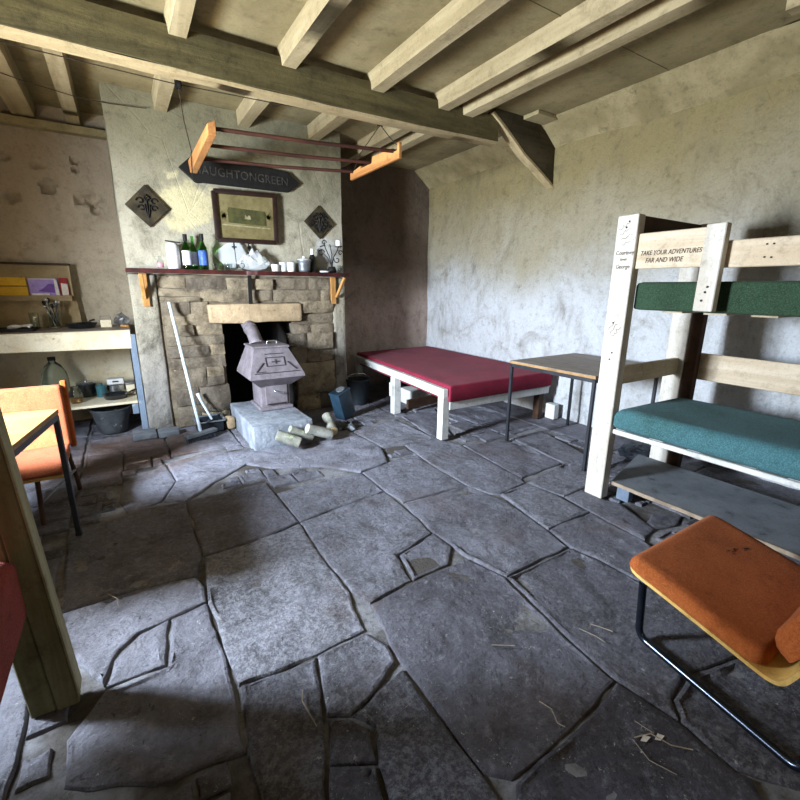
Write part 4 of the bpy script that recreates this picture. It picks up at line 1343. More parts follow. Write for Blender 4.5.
# ------------------------------------------------------------------ hanging drying rack, ropes and pulleys
rk = thing('drying_rack', (1.22, 3.5, 2.2), 'ceiling clothes airer with two orange end boards and dark wooden rods', 'clothes airer')
def endboard(x, y0, y1, z0, flip=1):
    """saw-tooth board, y0 near end (high step) to y1 far end"""
    L = y1 - y0
    prof = [(y0, z0 + .0), (y1, z0 + .0), (y1 + .0, z0 + .055), (y0 + .76 * L, z0 + .075), (y0 + .76 * L, z0 + .055), (y0 + .52 * L, z0 + .055),
            (y0 + .50 * L, z0 + .100), (y0 + .12 * L, z0 + .085), (y0 + .11 * L, z0 + .058), (y0 + .04 * L, z0 + .058), (y0 + .03 * L, z0 + .105), (y0, z0 + .105)]
    bm = BM(); prism(bm, prof, 0, x - .012, x + .012); bevel(bm, .002, 1)
    return finish('end_board', bm, M['orange_wood'], rk)
endboard(1.855, 2.98, 3.80, 2.222)
bm = BM()
hexa(bm, [(.575, 3.18, 2.215), (.625, 3.18, 2.215), (.640, 4.16, 2.19), (.590, 4.16, 2.19), (.575, 3.18, 2.275), (.625, 3.18, 2.30), (.640, 4.22, 2.29), (.590, 4.22, 2.29)])
bevel(bm, .003, 1)
finish('end_board', bm, M['orange_wood'], rk)
for ya, yb, za, zb in ((3.22, 3.06, 2.262, 2.285), (3.60, 3.42, 2.262, 2.285), (4.0, 3.74, 2.262, 2.280)):
    bm = BM(); tube(bm, [(.60, ya, za), (1.23, (ya + yb) / 2, (za + zb) / 2 - .008), (1.87, yb, zb)], .0125, 10)
    finish('rod', bm, M['rod'], rk, smooth=60)
bm = BM(); tube(bm, bend([(.585, 3.98, 2.30), (.575, 3.98, 2.10), (.60, 3.98, 2.085), (.64, 3.98, 2.09)], .01), .004, 6)
finish('hook', bm, M['iron'], rk, smooth=60)


def pulley(x, y, lab):
    t_ = thing('rope_pulley', (x, y, 2.58), lab, 'pulley', 'rope pulleys screwed under the joists')
    bm = BM()
    tube(bm, [(x - .012, y, 2.625), (x + .012, y, 2.625)], .028, 14)
    finish('wheel', bm, M['iron'], t_, smooth=40)
    bm = BM()
    for s in (-1, 1): plank(bm, (x + s * .018, y, 2.59), (x + s * .018, y, 2.688), .03, .004, (1, 0, 0))
    box(bm, x - .03, x + .03, y - .02, y + .02, 2.678, 2.69)
    finish('bracket', bm, M['iron'], t_)
pulley(.50, 3.66, 'black pulley under the left joist, above the left end of the airer')
pulley(1.98, 3.50, 'black pulley above the right end of the airer')
bm = BM()
tube(bm, [(.50, 3.655, 2.60), (.53, 3.78, 2.44), (.585, 3.95, 2.29)], .0035, 5)
tag(finish('airer_rope', bm, M['rope'], smooth=60), 'rope dropping from the left pulley to the left end board', 'rope', 'ropes of the drying rack')
bm = BM()
tube(bm, [(1.98, 3.5, 2.60), (1.90, 3.72, 2.42), (1.858, 3.74, 2.30)], .0035, 5)
tube(bm, [(1.98, 3.5, 2.60), (1.92, 3.25, 2.44), (1.858, 3.04, 2.325)], .0035, 5)
tag(finish('airer_rope', bm, M['rope'], smooth=60), 'forked rope from the right pulley to the right end board', 'rope', 'ropes of the drying rack')
bm = BM()
tube(bm, [(XL + .02, 3.62, 2.64), (-.40, 3.60, 2.645), (.49, 3.62, 2.645)], .0035, 5)
tag(finish('hauling_rope', bm, M['rope'], smooth=60), 'upper of two thin ropes running from the left wall to the left pulley', 'rope', 'ropes of the drying rack')
bm = BM()
tube(bm, [(XL + .02, 3.68, 2.63), (-.41, 3.66, 2.64), (.48, 3.69, 2.635), (1.2, 3.62, 2.63), (1.96, 3.52, 2.64)], .0035, 5)
tag(finish('hauling_rope', bm, M['rope'], smooth=60), 'lower thin rope running behind the beam across to the right pulley', 'rope', 'ropes of the drying rack')
bm = BM()
tube(bm, [(-.52, 4.25, 2.675), (-.40, 4.3, 2.668), (-.1, 4.42, 2.665), (.10, 4.41, 2.66), (.35, 4.40, 2.672)], .003, 5)
tag(finish('loose_wire', bm, M['rope'], smooth=60), 'thin loose wire under the ceiling left of the chimney breast', 'wire')

# ------------------------------------------------------------------ kitchen counter at the left
kc = thing('kitchen_counter', (-.6, 4.85, 0), 'cream-fronted wooden counter with a low shelf and blue leg in the left corner', 'counter')
bm = BM(); box(bm, XL + .03, .02, 4.50, 5.19, .905, .93); rough(bevel(bm, .004, 1), .003, 5, 3)
finish('worktop', bm, M['table_top'], kc)
bm = BM(); hexa(bm, [(XL + .03, 4.475, .795), (.01, 4.475, .768), (.01, 4.50, .768), (XL + .03, 4.50, .795), (XL + .03, 4.475, .932), (.015, 4.475, .900), (.015, 4.50, .930), (XL + .03, 4.50, .932)])
finish('apron', bevel(bm, .004, 1), M['cream_wood'], kc)
bm = BM(); box(bm, XL + .03, -.005, 4.52, 5.19, .262, .285); bevel(bm, .003, 1)
finish('lower_shelf', bm, M['cream_wood'], kc)
bm = BM(); plank(bm, (.025, 4.50, 0), (.025, 4.50, .89), .05, .045, (0, 1, 0)); bevel(bm, .004, 1)
finish('leg', bm, M['blue_wood'], kc)['label'] = 'blue painted front leg'
bm = BM(); plank(bm, (XL + .08, 4.52, 0), (XL + .08, 4.52, .90), .05, .045, (0, 1, 0)); finish('leg', bevel(bm, .004, 1), M['blue_wood'], kc)
bm = BM(); box(bm, -.055, -.005, 4.53, 4.57, .16, .262); finish('bracket', bevel(bm, .003, 1), M['blue_wood'], kc)
bm = BM(); box(bm, XL + .03, -.01, 5.165, 5.19, .285, .90); finish('back_panel', bm, M['cream_wood'], kc)

rk2 = thing('book_rack', (-.9, 5.12, .93), 'low wooden wall rack with a ledge holding booklets above the counter', 'rack')
bm = BM()
hexa(bm, [(XL + .05, 5.12, .932), (-.36, 5.12, .932), (-.36, 5.135, .932), (XL + .05, 5.135, .932), (XL + .05, 5.15, 1.49), (-.385, 5.15, 1.49), (-.385, 5.165, 1.49), (XL + .05, 5.165, 1.49)])
finish('back_board', bm, M['tan_board'], rk2)
bm = BM(); box(bm, XL + .05, -.375, 5.085, 5.16, 1.478, 1.495); finish('top_rail', bevel(bm, .003, 1), M['pine_dark'], rk2)
bm = BM(); box(bm, XL + .05, -.40, 5.07, 5.145, 1.20, 1.212); box(bm, XL + .05, -.40, 5.068, 5.078, 1.165, 1.215); finish('ledge', bm, M['tan_board'], rk2)
bm = BM(); plank(bm, (-.392, 5.11, 1.205), (-.392, 5.13, 1.485), .015, .06, (0, 1, 0)); finish('end_piece', bm, M['tan_board'], rk2)
def booklet(x0, x1, z0, z1, mat, lab, y=5.105, lean=.02):
    t_ = thing('booklet', ((x0 + x1) / 2, y, z0), lab, 'booklet', 'booklets on the wall rack')
    bm = BM(); hexa(bm, [(x0, y, z0), (x1, y, z0), (x1, y + .008, z0), (x0, y + .008, z0), (x0 - .005, y + lean, z1), (x1 - .008, y + lean, z1), (x1 - .008, y + lean + .008, z1), (x0 - .005, y + lean + .008, z1)])
    finish('cover', bm, mat, t_)
    return t_
b1 = booklet(-1.10, -.708, 1.214, 1.368, M['paper_yellow'], 'wide yellow booklet at the left of the wall rack')
bm = BM(); hexa(bm, [(-1.10, 5.1095, 1.29), (-.708, 5.1095, 1.29), (-.708, 5.112, 1.29), (-1.10, 5.112, 1.29), (-1.10, 5.1105, 1.297), (-.708, 5.1105, 1.297), (-.708, 5.113, 1.297), (-1.10, 5.113, 1.297)])
finish('printed_line', bm, M['ink'], b1)
b2 = booklet(-.695, -.485, 1.214, 1.362, M['paper_purple'], 'lilac and purple booklet in the middle of the wall rack')
def panel_on(b, pts, mat, name):
    bm = BM()
    A = []; B = []
    for x, z in pts:
        y = 5.105 + .02 * (z - 1.214) / .148
        A.append(bm.verts.new((x, y - .0022, z))); B.append(bm.verts.new((x, y + .0005, z)))
    bm.faces.new(A); bm.faces.new(B[::-1])
    for i in range(len(A)): bm.faces.new((A[i], B[i], B[(i + 1) % len(A)], A[(i + 1) % len(A)]))
    finish(name, bm, mat, b)
panel_on(b2, [(-.515, 1.216), (-.488, 1.216), (-.497, 1.35), (-.51, 1.360), (-.695, 1.360), (-.695, 1.353), (-.515, 1.353)], M['paper_white'], 'white_border')
panel_on(b2, [(-.688, 1.216), (-.56, 1.216), (-.56, 1.232), (-.688, 1.232)], M['paper_white'], 'white_panel')
panel_on(b2, [(-.64, 1.250), (-.518, 1.235), (-.518, 1.312), (-.56, 1.315), (-.60, 1.275)], M['paper_purple_dark'], 'dark_band')
b3 = booklet(-.475, -.412, 1.214, 1.368, M['paper_red'], 'small red and white booklet at the right end of the wall rack')
panel_on(b3, [(-.468, 1.216), (-.420, 1.216), (-.420, 1.315), (-.468, 1.322)], M['paper_white'], 'white_panel')

ZW = .932
tumbler('glass_tumbler', -.68, 4.93, ZW, .034, .14, M['clear_glass'], 'tall amber-tinted drinking glass on the counter left of the cutlery jar', 'glass')
t = thing('cutlery_jar', (-.548, 4.97, ZW), 'glass jar full of cutlery standing on the counter', 'jar')
bm = BM(); lathe(bm, [(0, 0), (.045, 0), (.048, .01), (.05, .13), (.047, .13), (.044, .012), (0, .01)], (-.548, 4.97, ZW), 22); finish('jar', bm, M['clear_glass'], t, smooth=50)
random.seed(9)
for k in range(9):
    a = k * .7; bm = BM()
    p0 = Vector((-.548 + .02 * math.cos(a + 2), 4.97 + .02 * math.sin(a + 2), ZW + .015)); p1 = Vector((-.548 + .045 * math.cos(a), 4.97 + .045 * math.sin(a), ZW + random.uniform(.17, .23)))
    tube(bm, [p0, p1], .0035, 5)
    d = (p1 - p0).normalized()
    tube(bm, [p1, p1 + d * .012, p1 + d * .03, p1 + d * .042], [.005, .013, .014, .004], 8)
    finish('cutlery', bm, M['iron'] if k % 2 else M['chrome'], t, smooth=50)

def pan(x, y, z, r, h, ang, hl, lab):
    t_ = thing('frying_pan', (x, y, z), lab, 'pan', 'black frying pans on the counter')
    bm = BM(); lathe(bm, [(0, 0), (r * .8, 0), (r, h), (r + .004, h + .002), (r - .004, h), (r * .78, .006), (0, .006)], (x, y, z), 32)
    finish('pan', bm, M['black_plastic'], t_, smooth=50)
    bm = BM(); dx, dy = math.cos(ang), math.sin(ang)
    tube(bm, [(x + dx * (r - .005), y + dy * (r - .005), z + h * .8), (x + dx * (r + .05), y + dy * (r + .05), z + h + .01), (x + dx * (r + hl), y + dy * (r + hl), z + h + .015)], [.006, .009, .010], 8)
    finish('pan_handle', bm, M['black_plastic'], t_, smooth=60)
    return t_
pan(-.35, 4.88, ZW, .12, .04, math.radians(70), .13, 'black frying pan lying on the counter beside the cutlery jar')
t = thing('tin_tray', (-.86, 4.80, ZW), 'dark baking tray with scraps at the left end of the counter', 'tray')
bm = BM(); tray(bm, -1.12, -.66, 4.68, 4.90, ZW, ZW + .022, .004); finish('tray', bm, M['iron'], t)
bm = BM()
for k, (x, y, s) in enumerate(((-.80, 4.80, .045), (-.74, 4.82, .03), (-.70, 4.78, .025))):
    b2_ = bmesh.ops.create_icosphere(bm, subdivisions=2, radius=s)
    for v in b2_['verts']:
        v.co.z *= .45; v.co += Vector((x, y, ZW + .035)) + noise.noise_vector(v.co * 30 + Vector((k, 0, 0))) * .015
tag(finish('paper_scraps', bm, M['paper_white'], smooth=25), 'pale crumpled scraps lying on the dark tray on the counter', 'scraps')
t = thing('food_tin', (-.155, 4.86, ZW), 'small square pale tin on the counter near its right end', 'tin')
bm = BM(); box(bm, -.205, -.12, 4.82, 4.90, ZW, ZW + .068); finish('body', bevel(bm, .006, 2), M['cream_wood'], t, smooth=30)
bm = BM(); tube(bm, bend([(-.202, 4.86, ZW + .066), (-.202, 4.86, ZW + .10), (-.123, 4.86, ZW + .10), (-.123, 4.86, ZW + .066)], .01), .003, 5); finish('wire_handle', bm, M['chrome'], t, smooth=60)
bm = BM(); b2_ = bmesh.ops.create_icosphere(bm, subdivisions=3, radius=.055)
for v in b2_['verts']:
    v.co += noise.noise_vector(v.co * 26) * .03; v.co += Vector((-.04, 4.89, ZW + .06)); v.co.z = max(v.co.z, ZW + .001)
tag(finish('foil_ball', bm, M['chrome']), 'crumpled silver foil at the right end of the counter', 'foil')
bm = BM(); tube(bm, [(-.045, 4.80, ZW + .012), (.0, 4.72, ZW + .012)], .012, 10)
tag(finish('cork', bm, M['honey_wood'], smooth=50), 'brown cork by the foil at the counter corner', 'cork')

# lower shelf
ZL = .2865
t = thing('water_flagon', (-.615, 4.90, ZL), 'big clear round water container on the low shelf behind the orange chair', 'container')
bm = BM(); lathe(bm, [(0, 0), (.09, 0), (.098, .02), (.10, .18), (.092, .25), (.06, .32), (.028, .35), (.024, .375), (0, .375)], (-.615, 4.90, ZL), 28); finish('body', bm, M['blueish_glass'], t, smooth=60)
bm = BM(); lathe(bm, [(.030, .365), (.030, .395), (0, .397)], (-.615, 4.90, ZL), 18); finish('cap', bm, M['iron'], t, smooth=40)
t = thing('glass_flask', (-.47, 4.70, ZL), 'small round clear glass jar beside the big water container', 'jar')
bm = BM(); lathe(bm, [(0, 0), (.04, 0), (.055, .05), (.05, .10), (.03, .13), (.03, .15), (0, .15)], (-.47, 4.70, ZL), 20); finish('body', bm, M['clear_glass'], t, smooth=60)
bm = BM(); lathe(bm, [(0, 0.005), (.038, .005), (.05, .045), (0, .05)], (-.47, 4.70, ZL), 20); finish('contents', bm, M['honey_wood'], t, smooth=60)
def pot(x, y, r, h, mat, lid, lab, name='cooking_pot', hd=0):
    t_ = thing(name, (x, y, ZL), lab, 'pot')
    bm = BM(); lathe(bm, [(0, 0), (r * .95, 0), (r, .01), (r, h), (r + .004, h + .003), (r - .004, h), (0, h - .004)], (x, y, ZL), 26); finish('body', bm, mat, t_, smooth=40)
    if lid:
        bm = BM(); lathe(bm, [(r + .004, h + .001), (r * .9, h + .014), (.012, h + .02), (.012, h + .035), (0, h + .037)], (x, y, ZL), 26); finish('lid', bm, lid, t_, smooth=40)
    for k in range(hd):
        s = -1 if k else 1
        bm = BM(); tube(bm, bend([(x + s * r, y - .02, ZL + h * .8), (x + s * (r + .025), y - .02, ZL + h * .8), (x + s * (r + .025), y + .02, ZL + h * .8), (x + s * r, y + .02, ZL + h * .8)], .01), .004, 6); finish('ear', bm, M['chrome'], t_, smooth=60)
pot(-.402, 4.95, .078, .125, M['black_plastic'], M['chrome'], 'dark pot with a shiny lid right of the water container')
pot(-.283, 4.86, .042, .095, M['blue_mug'], M['blue_mug'], 'small blue-green lidded mug on the low shelf', 'enamel_mug')
t = thing('saucepan', (-.13, 4.93, ZL), 'stainless steel saucepan on the low shelf under the white box', 'pan')
bm = BM(); lathe(bm, [(0, 0), (.075, 0), (.08, .01), (.08, .09), (.076, .09), (.074, .008), (0, .008)], (-.17, 4.95, ZL), 26); finish('body', bm, M['chrome'], t, smooth=40)
t = thing('plastic_tub', (-.17, 4.94, ZL + .094), 'white plastic tub lying tilted on top of the steel saucepan', 'tub')
bm = BM(); box(bm, -.235, -.095, 4.89, 5.0, ZL + .094, ZL + .15); bevel(bm, .014, 3); finish('body', bm, M['wax'], t, smooth=40)
bm = BM(); plank(bm, (-.19, 4.888, ZL + .125), (-.14, 4.888, ZL + .125), .004, .012); finish('mark', bm, M['ink'], t)
pan(-.175, 4.72, ZL, .105, .04, math.radians(20), .10, 'black frying pan on the low shelf in front of the saucepan')
t = thing('storage_box', (-.055, 4.86, ZL), 'white rectangular box at the right end of the low shelf', 'box')
bm = BM(); box(bm, -.085, -.012, 4.80, 4.92, ZL, ZL + .10); finish('body', bevel(bm, .008, 2), M['cream_wood'], t, smooth=30)
bm = BM(); box(bm, -.089, -.008, 4.796, 4.924, ZL + .101, ZL + .115); finish('lid', bevel(bm, .005, 2), M['tin'], t, smooth=30)

t = thing('bucket', (-.225, 4.63, 0), 'grey plastic bucket on the floor under the counter shelf', 'bucket')
bm = BM(); lathe(bm, [(0, 0), (.105, 0), (.112, .01), (.155, .215), (.163, .217), (.163, .228), (.150, .228), (.106, .015), (0, .012)], (-.225, 4.63, 0), 32); finish('pail', bm, M['bucket'], t, smooth=50)
bm = BM(); tube(bm, [(-.225 + .157 * math.cos(a), 4.63 - .05 * math.sin(a), .215 - .05 * math.sin(a)) for a in [math.pi * i / 12 for i in range(13)]], .003, 6); finish('handle', bm, M['tin'], t, smooth=60)

# ------------------------------------------------------------------ red bed platform
bed = thing('sleeping_platform', (3.0, 4.0, 0), 'low white-painted wooden bed platform in the right-hand corner', 'bed')
NL, NR, FL_, FR = (2.235, 2.85), (3.60, 2.86), (2.44, 5.02), (3.66, 5.12)
def rail(p, q, zt, h, w, name, mat='white_wood'):
    bm = BM(); plank(bm, (p[0], p[1], zt - h / 2), (q[0], q[1], zt - h / 2), w, h); rough(bevel(bm, .005, 1), .003, 5, 2)
    return finish(name, bm, M[mat], bed)
rail((2.245, 2.845), (2.445, 5.0), .462, .075, .05, 'side_rail')
rail((2.29, 2.862), (3.575, 2.862), .345, .075, .045, 'front_rail')
rail((2.45, 5.03), (3.64, 5.10), .45, .075, .045, 'back_rail')
rail((3.60, 2.86), (3.64, 5.1), .40, .075, .04, 'side_rail')
for x, y, w, h, m_ in ((2.255, 2.885, .075, .40, 'white_wood'), (2.325, 3.80, .085, .40, 'white_wood'), (3.50, 2.90, .07, .33, 'pine_dark'), (2.47, 4.95, .07, .40, 'white_wood'), (3.60, 5.02, .06, .34, 'pine_dark')):
    bm = BM(); plank(bm, (x, y, 0), (x, y, h), w, .075, (0, 1, 0)); rough(bevel(bm, .005, 1), .002, 6, 1)
    l = finish('leg', bm, M[m_], bed)
    if m_ == 'pine_dark': l['label'] = 'dark bare wood leg'
bm = BM(); box(bm, 2.262, 2.285, 3.77, 3.83, .19, .34); finish('cleat', bevel(bm, .004, 1), M['white_wood'], bed)
bm = BM()
for i in range(9):
    y = 3.0 + i * .24
    box(bm, 2.335 + (y - 2.85) * .093, 3.57, y, y + .12, .33, .345)
finish('slats', bm, M['pine_x'], bed)
bm = BM(); plank(bm, (2.42, 3.72, .10), (3.0, 3.80, .10), .03, .10); finish('under_shelf', bevel(bm, .003, 1), M['pine_dark'], bed)
tag(finish('wooden_block', (lambda b: (box(b, 3.585, 3.66, 2.76, 2.88, 0, .155), bevel(b, .006, 1), b)[2])(BM()), M['white_wood']), 'small white-painted block against the right wall by the bed foot', 'block')
bm = BM(); box(bm, 2.62, 2.95, 3.95, 4.2, .0, .17); rough(bevel(bm, .006, 1), .004, 6, 2)
tag(finish('wooden_crate', bm, M['white_wood']), 'pale wooden box lying under the red bed', 'box')
bm = BM(); box(bm, 2.98, 3.28, 3.9, 4.12, 0, .15); rough(bevel(bm, .02, 2), .015, 6, 2)
tag(finish('stone_slab', bm, M['lintel'], smooth=45), 'tan stone lying under the red bed beside the pale box', 'stone')

def pad(name, corners, z0, z1, mat, lab, cat, seed=1, sag_=.012, n=(26, 30), rad=.03, tilt=None):
    """soft pad: corners near-left, near-right, far-right, far-left"""
    bm = BM()
    A, B, C_, D = [Vector(c) for c in corners]
    nx_, ny_ = n
    top = {}; bot = {}
    for i in range(nx_ + 1):
        for j in range(ny_ + 1):
            s = i / nx_; t_ = j / ny_
            # concentrate samples near the border
            s = .5 - .5 * math.cos(math.pi * s); t_ = .5 - .5 * math.cos(math.pi * t_)
            p = (A * (1 - s) + B * s) * (1 - t_) + (D * (1 - s) + C_ * s) * t_
            W = (B - A).length; L = (D - A).length
            e = min(min(s, 1 - s) * W, min(t_, 1 - t_) * L)
            rr = min(rad, (z1 - z0) / 2)
            k = 1 - math.sqrt(max(0, 1 - (1 - min(1, e / rr)) ** 2))
            q = Vector((p.x * 2.3, p.y * 2.3, seed))
            z = z1 - rr * k + (noise.noise(q) * sag_ + noise.noise(q * 3) * sag_ * .3) * min(1, e / .1)
            if tilt: z += tilt(p)
            top[i, j] = bm.verts.new((p.x, p.y, z))
            zb = z0 + (tilt(p) if tilt else 0)
            bot[i, j] = bm.verts.new((p.x, p.y, zb + rr * k * .6))
    for i in range(nx_):
        for j in range(ny_):
            bm.faces.new((top[i, j], top[i + 1, j], top[i + 1, j + 1], top[i, j + 1]))
            bm.faces.new((bot[i, j + 1], bot[i + 1, j + 1], bot[i + 1, j], bot[i, j]))
    ringi = [(i, 0) for i in range(nx_)] + [(nx_, j) for j in range(ny_)] + [(i, ny_) for i in range(nx_, 0, -1)] + [(0, j) for j in range(ny_, 0, -1)]
    for a, b in zip(ringi, ringi[1:] + ringi[:1]):
        bm.faces.new((top[b], top[a], bot[a], bot[b]))
    return tag(finish(name, bm, mat, smooth=60), lab, cat)
def redtilt(p): return 0
pad('mattress', [(2.272, 2.815), (3.585, 2.825), (3.655, 5.09), (2.470, 5.0)], .347, .492, M['red_cloth'], 'crimson cloth-covered mattress on the low white bed platform', 'mattress', 4, .008, rad=.012)

# ------------------------------------------------------------------ tables
def table(cx, cy, w, d, h, rot, lab, top_mat, ext=None):
    t_ = thing('work_table', (cx, cy, 0), lab, 'table', 'small metal-legged work tables')
    R_ = Matrix.Rotation(rot, 3, 'Z')
    def T(p): return R_ @ Vector(p) + Vector((cx, cy, 0))
    hw, hd_ = w / 2, d / 2
    bm = BM(); box(bm, -hw, hw, -hd_, hd_, h - .004, h + .0); 
    for v in bm.verts: v.co = T(v.co)
    finish('tabletop', bm, M[top_mat], t_)
    bm = BM(); box(bm, -hw - .001, hw + .001, -hd_ - .001, hd_ + .001, h - .022, h - .004)
    for v in bm.verts: v.co = T(v.co)
    finish('edge', bm, M['table_edge'], t_)
    bm = BM(); i = .012
    for a, b in (((-hw + i, -hd_ + i), (hw - i, -hd_ + i)), ((hw - i, -hd_ + i), (hw - i, hd_ - i)), ((hw - i, hd_ - i), (-hw + i, hd_ - i)), ((-hw + i, hd_ - i), (-hw + i, -hd_ + i))):
        plank(bm, T((a[0], a[1], h - .036)), T((b[0], b[1], h - .036)), .024, .028)
    finish('apron_frame', bm, M['black_metal'], t_)
    for sx in (-1, 1):
        for sy in (-1, 1):
            bm = BM(); x = sx * (hw - i); y = sy * (hd_ - i)
            plank(bm, T((x, y, 0)), T((x, y, h - .03)), .024, .024, R_ @ Vector((0, 1, 0))); bevel(bm, .003, 1)
            l_ = finish('leg', bm, M['black_metal'], t_)
            bm = BM(); box(bm, x - .014, x + .014, y - .014, y + .014, 0, .018)
            for v in bm.verts: v.co = T(v.co)
            finish('foot_cap', bevel(bm, .003, 1), M['dark_bin'], l_)
    return t_
table(3.145, 2.180, .87, .79, .715, math.radians(1), 'worn wooden-topped table with black metal legs between the red bed and bunk', 'table_top')
table(-.885, 2.43, .98, .66, .70, math.radians(-9), 'small table with a honey wood top and dark metal legs at the left window', 'honey_top')

# ------------------------------------------------------------------ orange chair behind the left table
ch = thing('padded_chair', (-.62, 3.12, 0), 'orange-cushioned chair with dark legs drawn up behind the left table', 'chair', 'orange padded chairs')
def soft_box(name, x0, x1, y0, y1, z0, z1, mat, parent, r=.02, T=None, seg=3):
    bm = BM(); box(bm, x0, x1, y0, y1, z0, z1); bevel(bm, r, seg)
    bmesh.ops.subdivide_edges(bm, edges=[e for e in bm.edges if e.calc_length() > .06], cuts=5, use_grid_fill=True)
    for v in bm.verts: v.co += noise.noise_vector(v.co * 5) * .004
    if T:
        for v in bm.verts: v.co = T(v.co)
    return finish(name, bm, mat, parent, smooth=60)
def Tb(v):
    p = Vector(v); p.y += (p.z - .34) * .10; return p
soft_box('backrest', -.85, -.392, 3.245, 3.30, .33, .712, M['bright_orange_cloth'], ch, .02, Tb)
soft_box('seat_cushion', -.85, -.40, 2.86, 3.24, .285, .345, M['bright_orange_cloth'], ch, .022)
bm = BM(); box(bm, -.84, -.41, 2.87, 3.24, .268, .284); finish('seat_board', bm, M['ply'], ch)
bm = BM(); plank(bm, (-.385, 3.30, .31), (-.385, 3.345, .73), .03, .05, (0, 1, 0)); finish('back_post', bevel(bm, .005, 1), M['orange_cloth'], ch)
bm = BM(); plank(bm, (-.86, 3.30, .31), (-.86, 3.345, .73), .03, .05, (0, 1, 0)); finish('back_post', bevel(bm, .005, 1), M['orange_cloth'], ch)
for x, y, x2, y2 in ((-.42, 3.29, -.40, 3.33), (-.83, 3.29, -.85, 3.33), (-.53, 2.92, -.54, 2.90), (-.83, 2.92, -.85, 2.90)):
    bm = BM(); tube(bm, [(x, y, .275), (x2, y2, 0)], .012, 10); finish('leg', bm, M['pine_dark'], ch, smooth=60)
bm = BM(); tube(bm, [(-.405, 3.30, .15), (-.535, 2.92, .12)], .008, 8); finish('stretcher', bm, M['tin'], ch, smooth=60)

# ------------------------------------------------------------------ left bunk
lb = thing('bunk_frame', (-.8, .6, 0), 'heavy weathered bunk bed frame with a dark double post at the left foreground', 'bunk bed', 'timber bunk bed frames')
bm = BM(); hexa(bm, [(-.340, 1.475, 0), (-.283, 1.475, 0), (-.283, 1.545, 0), (-.340, 1.545, 0), (-.420, 1.475, 1.70), (-.363, 1.475, 1.70), (-.363, 1.545, 1.70), (-.420, 1.545, 1.70)])
rough(bevel(bm, .004, 1), .003, 4, 3)
finish('post', bm, M['old_post_y'], lb)
bm = BM(); hexa(bm, [(-.405, 1.482, .0), (-.343, 1.482, 0), (-.343, 1.54, 0), (-.405, 1.54, 0), (-.485, 1.482, 1.70), (-.423, 1.482, 1.70), (-.423, 1.54, 1.70), (-.485, 1.54, 1.70)])
rough(bevel(bm, .004, 1), .003, 4, 3)
finish('post', bm, M['old_post_y'], lb)
bm = BM(); hexa(bm, [(-.284, 1.474, .03), (-.279, 1.474, .03), (-.279, 1.548, .03), (-.284, 1.548, .03), (-.363, 1.474, 1.70), (-.358, 1.474, 1.70), (-.358, 1.548, 1.70), (-.363, 1.548, 1.70)])
finish('post_edge', bm, M['old_post_side'], lb)
for x, y in ((-1.32, 1.50), (-.37, -.42), (-1.32, -.42)):
    bm = BM(); plank(bm, (x, y, 0), (x, y, 1.70), .07, .07, (0, 1, 0)); finish('post', bevel(bm, .004, 1), M['old_post_y'], lb)
bm = BM(); plank(bm, (-.46, 1.45, .33), (-.42, -.40, .33), .03, .10); finish('side_rail', bm, M['old_post_y'], lb)
bm = BM(); plank(bm, (-1.30, 1.45, .33), (-1.30, -.40, .33), .03, .10); finish('side_rail', bm, M['old_post_y'], lb)
bm = BM(); plank(bm, (-1.29, 1.50, .33), (-.44, 1.50, .33), .03, .10); finish('end_rail', bm, M['old_post_y'], lb)
bm = BM()
for i in range(9): box(bm, -1.29, -.47, -.36 + i * .2, -.26 + i * .2, .345, .36)
finish('slats', bm, M['pine_x'], lb)
pad('mattress', [(-1.28, -.40), (-.352, -.40), (-.352, 1.462), (-1.28, 1.462)], .355, .585, M['dark_red_cloth'], 'dusty red mattress edge at the far left, behind the weathered post', 'mattress', 7, .014, rad=.05)

# ------------------------------------------------------------------ right bunk
bk = thing('bunk_frame', (2.85, .5, 0), 'pale scrubbed-pine two-tier bunk bed frame along the right wall', 'bunk bed', 'timber bunk bed frames')
Y0 = -.75
def bp(name, x0, x1, y0, y1, z0, z1, mat, cuts=0, T=None):
    bm = BM(); box(bm, x0, x1, y0, y1, z0, z1)
    bevel(bm, .004, 1)
    if T:
        for v in bm.verts: v.co = T(v.co)
    return finish(name, bm, M[mat], bk)
p1 = bp('post', 2.43, 2.50, 1.452, 1.572, 0, 1.70, 'pine_z')
bp('post', 3.13, 3.20, 1.425, 1.545, 0, 1.70, 'pine_z')
bp('post', 3.14, 3.20, 1.355, 1.425, 0, 1.70, 'pine_dark')['label'] = 'shaded side of the rear post, coloured dark'  # shaded flank of the post added as a dark board
bp('post', 2.43, 2.50, Y0 - .1, Y0, 0, 1.70, 'pine_z'); bp('post', 3.15, 3.25, Y0 - .1, Y0, 0, 1.70, 'pine_z')
bp('end_board', 2.50, 3.25, 1.455, 1.485, 1.50, 1.695, 'pine_dark')['label'] = 'top board across the bunk end, coloured dark for its shade'  # shadow on the end board put into its colour
bp('end_rail', 2.50, 3.15, 1.455, 1.485, .745, .855, 'pine_x')
bp('back_rail', 3.201, 3.23, Y0, 1.52, .72, .895, 'pine_y')
gr = bp('guard_board', 2.455, 2.485, 1.05, 1.452, 1.412, 1.598, 'pine_y')
bp('guard_rail', 2.456, 2.484, Y0, 1.048, 1.405, 1.528, 'pine_y')
sb = bp('short_upright', 2.405, 2.455, 1.010, 1.096, 1.198, 1.605, 'pine_z')
bp('lower_rail', 2.455, 2.48, Y0, 1.452, .44, .468, 'white_wood')
bp('lower_rail', 3.12, 3.15, Y0, 1.452, .36, .462, 'pine_y')
